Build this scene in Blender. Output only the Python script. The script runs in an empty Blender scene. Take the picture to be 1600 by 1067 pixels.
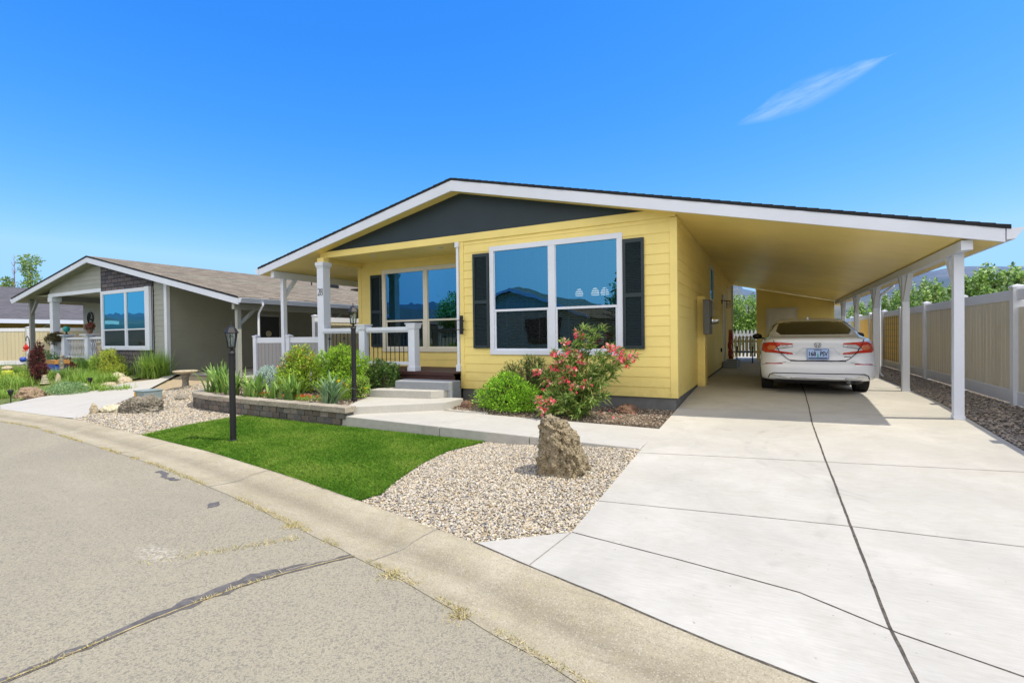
import bpy, bmesh, math, random
import numpy as np
from mathutils import Vector, Matrix, noise
from mathutils.bvhtree import BVHTree
random.seed(7); rng=np.random.default_rng(7)
scene=bpy.context.scene; COL=scene.collection
PI=math.pi
# ------------------------------------------------------------------ helpers
ORG={}
def tag(o,label=None,cat=None,group=None,kind=None):
    if label: o['label']=label
    if cat: o['category']=cat
    if group: o['group']=group
    if kind: o['kind']=kind
    return o
def thing(name,label,cat,loc=(0,0,0),rz=0,group=None):
    o=bpy.data.objects.new(name,None); COL.objects.link(o); o.location=loc; o.rotation_euler=(0,0,rz)
    o.empty_display_size=.1
    ORG[o.name]=Vector(loc); return tag(o,label,cat,group)
def copy_tree(o,parent=None):
    c=o.copy(); COL.objects.link(c); c.parent=parent
    if o.name in ORG: ORG[c.name]=ORG[o.name].copy()
    for ch in list(o.children): copy_tree(ch,c)
    return c
def link_mesh(name,me,parent=None,origin=None,local=False):
    o=bpy.data.objects.new(name,me); COL.objects.link(o)
    if parent is not None:
        o.parent=parent
        org=ORG.get(parent.name,Vector((0,0,0)))
        if not local and org.length>0: me.transform(Matrix.Translation(-org))
        ORG[o.name]=org.copy()
    else:
        if origin is None:
            n=len(me.vertices); a=np.empty(n*3,dtype=np.float32); me.vertices.foreach_get('co',a); a=a.reshape(-1,3)
            mn,mx=a.min(0),a.max(0); origin=Vector(((mn[0]+mx[0])/2,(mn[1]+mx[1])/2,mn[2]))
        origin=Vector(origin); me.transform(Matrix.Translation(-origin)); o.location=origin
        ORG[o.name]=origin.copy()
    return o
class MB:
    def __init__(s): s.v=[];s.f=[];s.m=[];s.c=[];s.cur=0;s.col=None
    def add(s,vs,fs):
        b=len(s.v); s.v.extend([tuple(p) for p in vs]); s.c.extend([s.col or (1,1,1)]*len(vs))
        for f in fs: s.f.append(tuple(i+b for i in f)); s.m.append(s.cur)
        return s
    def box(s,x0,y0,z0,x1,y1,z1):
        if x0>x1:x0,x1=x1,x0
        if y0>y1:y0,y1=y1,y0
        if z0>z1:z0,z1=z1,z0
        vs=[(x0,y0,z0),(x1,y0,z0),(x1,y1,z0),(x0,y1,z0),(x0,y0,z1),(x1,y0,z1),(x1,y1,z1),(x0,y1,z1)]
        return s.add(vs,[(0,3,2,1),(4,5,6,7),(0,1,5,4),(1,2,6,5),(2,3,7,6),(3,0,4,7)])
    def bar(s,a,b,w,h,up=(0,0,1)):
        a=Vector(a);b=Vector(b);d=(b-a).normalized();u=Vector(up)
        r=d.cross(u).normalized();u=r.cross(d).normalized()
        vs=[]
        for p in(a,b):
            for i,j in((-1,-1),(1,-1),(1,1),(-1,1)): vs.append(p+r*(i*w/2)+u*(j*h/2))
        return s.add(vs,[(0,1,2,3),(7,6,5,4),(0,4,5,1),(1,5,6,2),(2,6,7,3),(3,7,4,0)])
    def prism(s,poly,z0,z1):
        n=len(poly)
        zz0=[z0(x,y) if callable(z0) else z0 for x,y in poly]; zz1=[z1(x,y) if callable(z1) else z1 for x,y in poly]
        vs=[(x,y,z) for (x,y),z in zip(poly,zz0)]+[(x,y,z) for (x,y),z in zip(poly,zz1)]
        fs=[tuple(range(n-1,-1,-1)),tuple(range(n,2*n))]+[(i,(i+1)%n,(i+1)%n+n,i+n) for i in range(n)]
        return s.add(vs,fs)
    def extrude_y(s,poly,y0,y1):   # poly of (x,z)
        n=len(poly); vs=[(x,y0,z) for x,z in poly]+[(x,y1,z) for x,z in poly]
        return s.add(vs,[tuple(range(n)),tuple(range(2*n-1,n-1,-1))]+[(i,i+n,(i+1)%n+n,(i+1)%n) for i in range(n)])
    def extrude_x(s,poly,x0,x1):   # poly of (y,z)
        n=len(poly); vs=[(x0,y,z) for y,z in poly]+[(x1,y,z) for y,z in poly]
        return s.add(vs,[tuple(range(n)),tuple(range(2*n-1,n-1,-1))]+[(i,i+n,(i+1)%n+n,(i+1)%n) for i in range(n)])
    def tube(s,path,r,n=8,cap=True):
        path=[Vector(p) for p in path]; rs=r if isinstance(r,(list,tuple)) else [r]*len(path)
        vs=[];prev=None
        for i,p in enumerate(path):
            d=(path[min(i+1,len(path)-1)]-path[max(i-1,0)])
            d=d.normalized() if d.length>1e-9 else Vector((0,0,1))
            u=prev if prev is not None else (Vector((0,0,1)) if abs(d.z)<.9 else Vector((1,0,0)))
            u=(u-d*u.dot(d)).normalized(); w=d.cross(u); prev=u
            for k in range(n):
                a=2*PI*k/n; vs.append(p+(u*math.cos(a)+w*math.sin(a))*rs[i])
        fs=[]
        for i in range(len(path)-1):
            for k in range(n):
                fs.append((i*n+k,i*n+(k+1)%n,(i+1)*n+(k+1)%n,(i+1)*n+k))
        if cap: fs+= [tuple(range(n-1,-1,-1)),tuple(range((len(path)-1)*n,len(path)*n))]
        return s.add(vs,fs)
    def lathe(s,prof,loc,n=16,axis='z'):
        vs=[]
        for r,z in prof:
            for k in range(n):
                a=2*PI*k/n; p=(r*math.cos(a),r*math.sin(a),z)
                if axis=='x': p=(z,p[0],p[1])
                if axis=='y': p=(p[0],z,p[1])
                vs.append((p[0]+loc[0],p[1]+loc[1],p[2]+loc[2]))
        fs=[]
        for i in range(len(prof)-1):
            for k in range(n): fs.append((i*n+k,i*n+(k+1)%n,(i+1)*n+(k+1)%n,(i+1)*n+k))
        fs+=[tuple(range(n-1,-1,-1)),tuple(range((len(prof)-1)*n,len(prof)*n))]
        return s.add(vs,fs)
    def build(s,name,mat,parent=None,smooth=False,local=False,bevel=0,color=False,origin=None,label=None,kind=None):
        me=bpy.data.meshes.new(name); me.from_pydata(s.v,[],s.f); me.validate()
        bm=bmesh.new(); bm.from_mesh(me)
        if not color and not smooth: pass
        bmesh.ops.recalc_face_normals(bm,faces=bm.faces)
        bm.to_mesh(me); bm.free()
        for m in (mat if isinstance(mat,(list,tuple)) else [mat]): me.materials.append(m)
        if len(me.materials)>1 and len(s.m)==len(me.polygons): me.polygons.foreach_set('material_index',s.m)
        if smooth: me.polygons.foreach_set('use_smooth',[True]*len(me.polygons))
        if color and len(me.vertices)==len(s.c):
            a=me.attributes.new('Col','FLOAT_COLOR','POINT'); a.data.foreach_set('color',np.hstack([np.array(s.c,dtype=np.float32),np.ones((len(s.c),1),dtype=np.float32)]).ravel())
        o=link_mesh(name,me,parent,origin,local)
        if bevel:
            md=o.modifiers.new('bevel','BEVEL'); md.width=bevel; md.segments=2; md.limit_method='ANGLE'; md.angle_limit=math.radians(50); md.use_clamp_overlap=True
        if label: o['label']=label
        if kind: o['kind']=kind
        return o
def np_mesh(name,V,F,C,mat,parent=None,origin=None,smooth=False,local=False):
    """V (N,3) F (M,k) C (N,3)"""
    me=bpy.data.meshes.new(name); V=np.asarray(V,dtype=np.float32); F=np.asarray(F,dtype=np.int32)
    n,k=F.shape
    me.vertices.add(len(V)); me.vertices.foreach_set('co',V.ravel())
    me.loops.add(n*k); me.loops.foreach_set('vertex_index',F.ravel())
    me.polygons.add(n); me.polygons.foreach_set('loop_start',np.arange(0,n*k,k,dtype=np.int32))
    me.polygons.foreach_set('loop_total',np.full(n,k,dtype=np.int32)) if False else None
    me.update(calc_edges=True)
    if C is not None:
        a=me.attributes.new('Col','FLOAT_COLOR','POINT'); a.data.foreach_set('color',np.hstack([np.asarray(C,dtype=np.float32),np.ones((len(V),1),dtype=np.float32)]).ravel())
    me.materials.append(mat)
    if smooth: me.polygons.foreach_set('use_smooth',np.ones(n,dtype=bool))
    return link_mesh(name,me,parent,origin,local)
# ------------------------------------------------------------------ materials
def nt(name):
    m=bpy.data.materials.new(name); m.use_nodes=True; t=m.node_tree; t.nodes.clear(); return m,t
def N(t,typ,**k):
    n=t.nodes.new(typ)
    for a,b in k.items():
        if a in n.inputs: n.inputs[a].default_value=b
        else: setattr(n,a,b)
    return n
def rgb(c): return (c[0],c[1],c[2],1)
def mixc(t,f,a,b,mode='MIX'):
    n=t.nodes.new('ShaderNodeMix'); n.data_type='RGBA'; n.blend_type=mode; n.clamp_result=False
    for idx,val in((0,f),(6,a),(7,b)):
        if hasattr(val,'links'): t.links.new(val,n.inputs[idx])
        elif isinstance(val,(int,float)): n.inputs[idx].default_value=val
        else: n.inputs[idx].default_value=rgb(val)
    return n.outputs[2]
def ramp(t,src,p0,p1):
    n=t.nodes.new('ShaderNodeMapRange'); n.inputs[1].default_value=p0; n.inputs[2].default_value=p1
    t.links.new(src,n.inputs[0]); return n.outputs[0]
def noise_out(t,scale,detail=4,vec=None,rough=.55,dist=0):
    n=t.nodes.new('ShaderNodeTexNoise'); n.inputs['Scale'].default_value=scale; n.inputs['Detail'].default_value=detail; n.inputs['Roughness'].default_value=rough; n.inputs['Distortion'].default_value=dist
    if vec is not None: t.links.new(vec,n.inputs['Vector'])
    return n.outputs['Fac']
def pos(t):
    g=t.nodes.new('ShaderNodeNewGeometry'); return g.outputs['Position']
def scaled(t,vec,s):
    n=t.nodes.new('ShaderNodeVectorMath'); n.operation='MULTIPLY'; n.inputs[1].default_value=s; t.links.new(vec,n.inputs[0]); return n.outputs[0]
def finish(t,colr,rough=.6,bump=None,bstr=.2,bdist=.01,metal=0,spec=.5,coat=0):
    b=t.nodes.new('ShaderNodeBsdfPrincipled'); o=t.nodes.new('ShaderNodeOutputMaterial'); t.links.new(b.outputs[0],o.inputs[0])
    if hasattr(colr,'links'): t.links.new(colr,b.inputs['Base Color'])
    else: b.inputs['Base Color'].default_value=rgb(colr)
    if hasattr(rough,'links'): t.links.new(rough,b.inputs['Roughness'])
    else: b.inputs['Roughness'].default_value=rough
    b.inputs['Metallic'].default_value=metal; b.inputs['Specular IOR Level'].default_value=spec; b.inputs['Coat Weight'].default_value=coat
    if bump is not None:
        n=t.nodes.new('ShaderNodeBump'); n.inputs['Strength'].default_value=bstr; n.inputs['Distance'].default_value=bdist
        t.links.new(bump,n.inputs['Height']); t.links.new(n.outputs[0],b.inputs['Normal'])
    return b
def paint(name,c,rough=.5,var=.08,scale=3,bump=.1,grain=60,stretch=(1,1,1),spec=.4,coat=0,metal=0,dirt=None):
    m,t=nt(name); p=scaled(t,pos(t),stretch)
    a=noise_out(t,scale,5,p); g=noise_out(t,grain,3,p)
    c2=tuple(max(0,x*(1-var*2.2)) for x in c); c1=tuple(min(1,x*(1+var*.6)) for x in c)
    col=mixc(t,ramp(t,a,.3,.7),c2,c1)
    col=mixc(t,ramp(t,g,.2,.8),mixc(t,.5*var*4 if var*2<1 else .5,col,c2),col)
    if dirt:
        sx=t.nodes.new('ShaderNodeSeparateXYZ'); t.links.new(pos(t),sx.inputs[0])
        d=ramp(t,sx.outputs[2],dirt[1],dirt[0]); n=noise_out(t,9,4,p)
        mu=t.nodes.new('ShaderNodeMath'); mu.operation='MULTIPLY'; t.links.new(d,mu.inputs[0]); t.links.new(n,mu.inputs[1])
        col=mixc(t,mu.outputs[0],col,tuple(x*.55 for x in c))
    finish(t,col,rough,g,bump,.004,metal,spec,coat); return m
def vcol(name,rough=.6,bump=.3,grain=80,spec=.3,trans=0,dist=.004,mottle=.3):
    m,t=nt(name); at=t.nodes.new('ShaderNodeAttribute'); at.attribute_name='Col'
    g=noise_out(t,grain,4,pos(t))
    col=mixc(t,ramp(t,g,.25,.75),mixc(t,mottle,at.outputs['Color'],(0,0,0)),at.outputs['Color'])
    b=finish(t,col,rough,g if bump else None,bump,dist,0,spec)
    if trans:
        tr=t.nodes.new('ShaderNodeBsdfTranslucent'); t.links.new(at.outputs['Color'],tr.inputs[0])
        mx=t.nodes.new('ShaderNodeMixShader'); mx.inputs[0].default_value=trans
        out=[n for n in t.nodes if n.type=='OUTPUT_MATERIAL'][0]
        t.links.new(b.outputs[0],mx.inputs[1]); t.links.new(tr.outputs[0],mx.inputs[2]); t.links.new(mx.outputs[0],out.inputs[0])
    return m
def glass(name,tint=(.5,.6,.6),fac=.45,refl=(.75,.9,.95),rough=.0):
    m,t=nt(name); lw=t.nodes.new('ShaderNodeLayerWeight'); lw.inputs[0].default_value=.35
    mr=t.nodes.new('ShaderNodeMapRange'); mr.inputs[3].default_value=fac; mr.inputs[4].default_value=1; t.links.new(lw.outputs['Fresnel'],mr.inputs[0])
    tr=t.nodes.new('ShaderNodeBsdfTransparent'); tr.inputs[0].default_value=rgb(tint)
    gl=t.nodes.new('ShaderNodeBsdfGlossy'); gl.inputs[0].default_value=rgb(refl); gl.inputs['Roughness'].default_value=rough
    wv=noise_out(t,1.3,2,pos(t)); bp=t.nodes.new('ShaderNodeBump'); bp.inputs['Strength'].default_value=.25; bp.inputs['Distance'].default_value=.01; t.links.new(wv,bp.inputs['Height']); t.links.new(bp.outputs[0],gl.inputs['Normal'])
    mx=t.nodes.new('ShaderNodeMixShader'); t.links.new(mr.outputs[0],mx.inputs[0]); t.links.new(tr.outputs[0],mx.inputs[1]); t.links.new(gl.outputs[0],mx.inputs[2])
    o=t.nodes.new('ShaderNodeOutputMaterial'); t.links.new(mx.outputs[0],o.inputs[0]); return m
M={}
M['yellow']=paint('yellow paint',(.90,.73,.25),.55,.05,1.2,.15,90,dirt=(.0,.5))
M['yellow_soffit']=paint('yellow soffit board',(.97,.77,.25),.34,.08,.8,.08,40,(1,1,1))
M['charcoal']=paint('charcoal gable paint',(.020,.036,.046),.5,.06,2,.1)
M['shutter']=paint('shutter paint',(.020,.036,.044),.45,.05,2,.1)
M['white']=paint('white trim paint',(.73,.77,.86),.45,.03,1.5,.08,70)
M['cream']=paint('cream trim',(.75,.72,.62),.45,.03,1.5,.08)
M['darkshingle']=paint('dark shingle',(.02,.021,.024),.85,.15,6,.5,60)
M['deck']=paint('brown deck board',(.075,.032,.026),.6,.12,3,.3,40,(1,8,8))
M['black_metal']=paint('black metal',(.014,.014,.016),.55,.05,3,.05)
M['grey_metal']=paint('grey metal box',(.13,.14,.15),.45,.05,3,.05)
M['chrome']=paint('chrome',(.75,.76,.78),.12,.02,3,.0,metal=1)
M['foundation']=paint('painted block',(.16,.165,.17),.85,.12,4,.6,30)
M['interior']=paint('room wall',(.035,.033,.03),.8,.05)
M['blind']=paint('blind slat',(.30,.32,.34),.6,.03)
M['lampwhite']=paint('frosted lamp glass',(.85,.83,.75),.3,.02)
M['glass']=glass('window glass',(.40,.44,.46),.36,(.11,.44,.80))
M['screenglass']=glass('screened lower glass',(.5,.52,.5),.14,(.5,.65,.7))
M['nglass']=glass('neighbour window glass',(.35,.45,.45),.5,(.25,.78,.95))
M['lampglass']=glass('lantern glass',(.8,.85,.85),.12)
M['greysiding']=paint('grey siding',(.34,.355,.32),.6,.05,1.5,.15)
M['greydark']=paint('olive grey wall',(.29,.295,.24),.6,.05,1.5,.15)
M['greytrim']=paint('grey trim',(.28,.28,.27),.6,.05)
M['sheet']=paint('white door',(.85,.83,.74),.5,.03)
M['tarpaint']=paint('dark door',(.04,.045,.055),.5,.05)
M['vinyl']=paint('tan vinyl fence',(.68,.62,.49),.3,.09,2,.1,30,(3,3,.25),spec=.5)
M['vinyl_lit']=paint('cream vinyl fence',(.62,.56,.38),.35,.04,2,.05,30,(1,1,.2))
M['vinyl_shaded']=paint('shade-greyed vinyl fence',(.33,.32,.32),.4,.05,2,.05,30,(1,1,.2))  # shade on the vinyl panels put into a grey base colour
M['vinyl_yellow_lit']=paint('yellow-lit vinyl fence',(.85,.58,.13),.4,.05,2,.05,30,(3,3,.25))  # yellow light on the rear panels painted into their colour
M['vinylwhite']=paint('white vinyl',(.72,.75,.82),.35,.03,1.5,.05)
M['cedar']=paint('picket wood',(.5,.4,.2),.6,.08,4,.2)
M['lampglow']=paint('glowing lamp dome',(.9,.85,.7),.4,.0)
_b=[n for n in M['lampglow'].node_tree.nodes if n.type=='BSDF_PRINCIPLED'][0]; _b.inputs['Emission Color'].default_value=(1,.86,.62,1); _b.inputs['Emission Strength'].default_value=1.6
M['block']=vcol('retaining block',.9,.9,35,.2,dist=.012,mottle=.45)
M['pebble']=vcol('pebble',.7,.2,60,.3)
M['leaf']=vcol('leaf',.5,0,10,.35,.35,mottle=.0)
M['petal']=vcol('petal',.6,0,10,.2,.4,mottle=.0)
M['grassblade']=vcol('turf blade',.85,0,10,.06,0,mottle=.0)
M['bark']=paint('bark',(.12,.09,.065),.9,.2,6,.8,30)
M['stem']=paint('green stem',(.13,.16,.05),.7,.15)
def concrete(name,c,stain=.12,groove=False):
    m,t=nt(name); p=pos(t)
    big=noise_out(t,.7,6,p,.6,.5); mid=noise_out(t,4,6,p,.65); fine=noise_out(t,140,3,p); br=noise_out(t,18,3,scaled(t,p,(.5,6,1)))
    col=mixc(t,ramp(t,big,.35,.68),tuple(x*(1-stain) for x in c),c)
    col=mixc(t,ramp(t,mid,.45,.8),col,tuple(x*(1-stain*.9)*k for x,k in zip(c,(1,.985,.95))))
    col=mixc(t,ramp(t,br,.35,.75),col,mixc(t,.16,col,(.1,.1,.09)))
    col=mixc(t,ramp(t,fine,.62,.8),col,mixc(t,.13,col,(.12,.11,.1)))
    spots=noise_out(t,28,1,p); col=mixc(t,ramp(t,spots,.76,.8),col,mixc(t,.4,col,(.12,.11,.1)))
    for (cx,cy,r_,w_) in ((1.5,6.6,1.75,.05),(1.62,6.55,1.68,.035),(-2.2,5.2,2.7,.06)):
        dd=t.nodes.new('ShaderNodeVectorMath'); dd.operation='SUBTRACT'; t.links.new(scaled(t,p,(1,1,0)),dd.inputs[0]); dd.inputs[1].default_value=(cx,cy,0)
        ln=t.nodes.new('ShaderNodeVectorMath'); ln.operation='LENGTH'; t.links.new(dd.outputs[0],ln.inputs[0])
        s1=t.nodes.new('ShaderNodeMath'); s1.operation='SUBTRACT'; t.links.new(ln.outputs['Value'],s1.inputs[0]); s1.inputs[1].default_value=r_
        s2=t.nodes.new('ShaderNodeMath'); s2.operation='ABSOLUTE'; t.links.new(s1.outputs[0],s2.inputs[0])
        mm=t.nodes.new('ShaderNodeMath'); mm.operation='MULTIPLY'; t.links.new(ramp(t,s2.outputs[0],w_,w_*.3),mm.inputs[0]); t.links.new(ramp(t,noise_out(t,3.1+r_,3,p),.45,.75),mm.inputs[1])
        col=mixc(t,mm.outputs[0],col,mixc(t,.22,col,(.1,.1,.1)))
    stn=noise_out(t,1.7,5,scaled(t,p,(1,.6,1)),.7,1); col=mixc(t,ramp(t,stn,.56,.72),col,mixc(t,.13,col,(.16,.15,.14)))
    finish(t,col,.85,fine,.25,.003,0,.25); return m
M['concrete']=concrete('driveway concrete',(.535,.52,.47),.2)
M['concrete_walk']=concrete('walk concrete',(.515,.505,.465),.14)
M['concrete_n']=concrete('neighbour concrete',(.50,.485,.44),.1)
M['stepgrey']=concrete('grey step concrete',(.30,.325,.36),.12)
M['softjoint']=paint('soft joint',(.34,.315,.27),.95,.2,20,.4)
M['joint']=paint('joint',(.13,.115,.09),.95,.3,30,.5)
def pan_mat():
    m,t=nt('gutter pan concrete'); p=pos(t)
    big=noise_out(t,1.1,7,p,.65,.8); mid=noise_out(t,6,6,p,.7); fine=noise_out(t,120,4,p,.7); vor=t.nodes.new('ShaderNodeTexVoronoi'); vor.inputs['Scale'].default_value=90; t.links.new(p,vor.inputs['Vector'])
    at=t.nodes.new('ShaderNodeAttribute'); at.attribute_name='Col'
    col=mixc(t,ramp(t,big,.35,.7),(.38,.335,.235),(.54,.485,.365))
    col=mixc(t,ramp(t,mid,.5,.8),col,(.46,.40,.25))
    col=mixc(t,ramp(t,fine,.3,.75),mixc(t,.35,col,(.13,.115,.09)),col)
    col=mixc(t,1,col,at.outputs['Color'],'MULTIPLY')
    st=noise_out(t,2.2,6,scaled(t,p,(.5,3.5,1)),.75,1.2); col=mixc(t,ramp(t,st,.5,.72),col,mixc(t,.38,col,(.20,.17,.12)))
    ag=t.nodes.new('ShaderNodeTexVoronoi'); ag.inputs['Scale'].default_value=140; t.links.new(p,ag.inputs['Vector']); sg=t.nodes.new('ShaderNodeSeparateColor'); t.links.new(ag.outputs['Color'],sg.inputs[0])
    col=mixc(t,ramp(t,sg.outputs[0],.72,.95),col,mixc(t,.35,col,(.12,.10,.08))); col=mixc(t,ramp(t,sg.outputs[1],.8,.95),col,mixc(t,.28,col,(.66,.6,.48)))
    finish(t,col,.9,fine,.6,.005,0,.2); return m
M['pan']=pan_mat()
def asphalt():
    m,t=nt('old asphalt'); p=pos(t)
    big=noise_out(t,.45,6,p,.6,.6); mid=noise_out(t,5,6,p,.7)
    v=t.nodes.new('ShaderNodeTexVoronoi'); v.inputs['Scale'].default_value=170; t.links.new(p,v.inputs['Vector'])
    v2=t.nodes.new('ShaderNodeTexVoronoi'); v2.inputs['Scale'].default_value=85; t.links.new(p,v2.inputs['Vector'])
    sp=t.nodes.new('ShaderNodeSeparateColor'); t.links.new(v.outputs['Color'],sp.inputs[0])
    sp2=t.nodes.new('ShaderNodeSeparateColor'); t.links.new(v2.outputs['Color'],sp2.inputs[0])
    col=mixc(t,ramp(t,sp.outputs[0],.1,.95),(.14,.13,.105),(.49,.45,.335))
    col=mixc(t,ramp(t,sp2.outputs[1],.55,.95),col,(.40,.34,.25))
    col=mixc(t,ramp(t,sp2.outputs[0],.8,.9),col,(.10,.095,.095))
    col=mixc(t,.56,col,(.35,.32,.232))
    col=mixc(t,ramp(t,big,.3,.72),mixc(t,.22,col,(.13,.12,.115)),col)
    col=mixc(t,ramp(t,mid,.55,.85),col,mixc(t,.35,col,(.42,.36,.25)))
    dd=t.nodes.new('ShaderNodeVectorMath'); dd.operation='SUBTRACT'; t.links.new(p,dd.inputs[0]); dd.inputs[1].default_value=(-4.15,2.02,-.484)
    d2=t.nodes.new('ShaderNodeVectorMath'); d2.operation='MULTIPLY'; t.links.new(dd.outputs[0],d2.inputs[0]); d2.inputs[1].default_value=(3.6,9,1)
    d3=t.nodes.new('ShaderNodeVectorMath'); d3.operation='LENGTH'; t.links.new(d2.outputs[0],d3.inputs[0])
    mm=t.nodes.new('ShaderNodeMath'); mm.operation='MULTIPLY'; t.links.new(ramp(t,d3.outputs['Value'],1.2,.3),mm.inputs[0]); t.links.new(ramp(t,noise_out(t,40,3,p),.5,.58),mm.inputs[1])
    col=mixc(t,mm.outputs[0],col,mixc(t,.55,col,(.62,.58,.5)))
    tr=noise_out(t,.8,4,scaled(t,p,(.35,1.6,1)),.6); col=mixc(t,ramp(t,tr,.5,.75),col,mixc(t,.3,col,(.42,.37,.29)))
    finish(t,col,.85,v.outputs['Distance'],.55,.006,0,.3); return m
M['asphalt']=asphalt()
M['straw']=paint('straw filled crack',(.50,.41,.20),.9,.25,30,.4,60)
M['tar']=paint('crack sealer',(.165,.15,.135),.6,.2,20,.5,60)
M['paintspill']=paint('pale scuff',(.5,.47,.42),.9,.2,30,.5,90)
def soil(name,a,b,sc=25):
    m,t=nt(name); p=pos(t); n=noise_out(t,sc,8,p,.75); v=t.nodes.new('ShaderNodeTexVoronoi'); v.inputs['Scale'].default_value=sc*2; t.links.new(p,v.inputs['Vector'])
    sp=t.nodes.new('ShaderNodeSeparateColor'); t.links.new(v.outputs['Color'],sp.inputs[0])
    col=mixc(t,sp.outputs[0],a,b); col=mixc(t,ramp(t,n,.35,.65),mixc(t,.5,col,a),col)
    finish(t,col,.95,v.outputs['Distance'],.6,.02,0,.1); return m
M['soil']=soil('bark mulch',(.06,.045,.034),(.28,.22,.16))
M['gravelbase']=soil('gravel base',(.30,.24,.15),(.58,.48,.33),40)
M['darkgravel']=soil('dark gravel base',(.10,.085,.07),(.30,.25,.20),40)
M['turfbase']=soil('turf base',(.02,.08,.006),(.05,.18,.012),60)
M['farlawn']=soil('far lawn',(.05,.09,.02),(.10,.15,.05),3)
M['ground']=soil('dry ground',(.2,.17,.1),(.33,.28,.17),2)
M['garden']=soil('garden soil',(.07,.11,.03),(.22,.24,.09),12)
def stone(name,a,b,c,sc=6,bstr=.8):
    m,t=nt(name); p=pos(t); n=noise_out(t,sc,9,p,.7,.5); f=noise_out(t,sc*7,6,p,.75)
    v=t.nodes.new('ShaderNodeTexVoronoi'); v.inputs['Scale'].default_value=sc*6; t.links.new(p,v.inputs['Vector'])
    col=mixc(t,ramp(t,n,.35,.65),a,b); col=mixc(t,ramp(t,f,.4,.7),col,c)
    col=mixc(t,ramp(t,f,.45,.25),col,tuple(x*.35 for x in a))
    ad=t.nodes.new('ShaderNodeMath'); ad.operation='ADD'; t.links.new(f,ad.inputs[0]); t.links.new(v.outputs['Distance'],ad.inputs[1])
    finish(t,col,.92,ad.outputs[0],bstr,.03,0,.2); return m
M['lava']=stone('lava rock',(.24,.185,.11),(.44,.36,.235),(.50,.43,.30),7,1)
M['redlava']=stone('red lava rock',(.16,.085,.06),(.30,.18,.12),(.36,.24,.17),9,1)
M['greyrock']=stone('grey layered rock',(.17,.145,.11),(.36,.33,.27),(.42,.38,.31),5,1)
M['tanrock']=stone('tan rock',(.4,.32,.2),(.58,.5,.36),(.62,.54,.4),5)
M['palerock']=stone('pale rock',(.55,.52,.36),(.66,.62,.45),(.62,.56,.42),4)
M['brownrock']=stone('brown rock',(.22,.12,.065),(.42,.27,.15),(.40,.36,.30),5)
def stonewall():
    m,t=nt('stacked stone veneer'); g=pos(t); sx=t.nodes.new('ShaderNodeSeparateXYZ'); t.links.new(g,sx.inputs[0]); cb=t.nodes.new('ShaderNodeCombineXYZ'); t.links.new(sx.outputs[0],cb.inputs[0]); t.links.new(sx.outputs[2],cb.inputs[1])
    b=t.nodes.new('ShaderNodeTexBrick'); t.links.new(cb.outputs[0],b.inputs['Vector']); b.inputs['Scale'].default_value=1; b.inputs['Brick Width'].default_value=.46; b.inputs['Row Height'].default_value=.15; b.inputs['Mortar Size'].default_value=.012; b.offset=.37
    b.inputs['Color1'].default_value=(.10,.10,.13,1); b.inputs['Color2'].default_value=(.21,.18,.185,1); b.inputs['Mortar'].default_value=(.012,.012,.013,1)
    n=noise_out(t,14,6,g,.7); col=mixc(t,ramp(t,n,.3,.7),mixc(t,.5,b.outputs['Color'],(.02,.02,.03)),b.outputs['Color'])
    finish(t,col,.9,n,.8,.02,0,.2); return m
M['stoneveneer']=stonewall()
def shingles(name,c1,c2):
    m,t=nt(name); g=pos(t); sx=t.nodes.new('ShaderNodeSeparateXYZ'); t.links.new(g,sx.inputs[0]); cb=t.nodes.new('ShaderNodeCombineXYZ'); ofs=t.nodes.new('ShaderNodeMath'); ofs.operation='ADD'; ofs.inputs[1].default_value=100.03; t.links.new(sx.outputs[0],ofs.inputs[0]); t.links.new(sx.outputs[1],cb.inputs[0]); t.links.new(ofs.outputs[0],cb.inputs[1])
    b=t.nodes.new('ShaderNodeTexBrick'); t.links.new(cb.outputs[0],b.inputs['Vector']); b.inputs['Scale'].default_value=1; b.inputs['Brick Width'].default_value=.32; b.inputs['Row Height'].default_value=.145; b.inputs['Mortar Size'].default_value=.008; b.offset=.41
    b.inputs['Color1'].default_value=rgb(c1); b.inputs['Color2'].default_value=rgb(c2); b.inputs['Mortar'].default_value=rgb(tuple(x*.45 for x in c1))
    n=noise_out(t,3,6,g,.7); f=noise_out(t,90,3,g)
    col=mixc(t,ramp(t,n,.3,.7),mixc(t,.25,b.outputs['Color'],c1),b.outputs['Color']); col=mixc(t,ramp(t,f,.3,.7),mixc(t,.3,col,(.05,.04,.03)),col)
    finish(t,col,.92,b.outputs['Fac'],-.4,.01,0,.15); return m
M['tanshingle']=shingles('tan shingles',(.16,.135,.10),(.33,.28,.21))
M['greyshingle']=shingles('grey shingles',(.10,.10,.11),(.17,.16,.17))
# ------------------------------------------------------------------ terrain functions
KX=[-60,-30,-20,-16.1,-12.55,-9.38,-7.08,-4.94,-3.58,-2.04,-1.49,-.89,-.31,.165,2.4,6,12,30]
KY=[ 1.0, 3.4, 4.35, 4.6, 4.66,4.36, 4.13, 3.79,3.52,3.19,3.03,2.87,2.70,2.59,2.02,1.0,-1.2,-9]
def K(x): return float(np.interp(x,KX,KY))
def sst(a,b,x):
    t=max(0,min(1,(x-a)/(b-a))); return t*t*(3-2*t)
def Gd(s): return float(np.interp(s,[-1,0,.6,1.8,3,5.6,6.8,8.2,100],[-.45,-.45,-.415,-.335,-.255,-.13,-.065,0,0]))
def Gl(s): return float(np.interp(s,[-1,0,.4,1.5,2.6,4.5,6,100],[-.45,-.45,-.425,-.385,-.375,-.2,-.1,-.1]))
def Gn(s): return float(np.interp(s,[-1,0,2.2,4.7,100],[-.45,-.45,-.30,-.03,0]))
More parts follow.
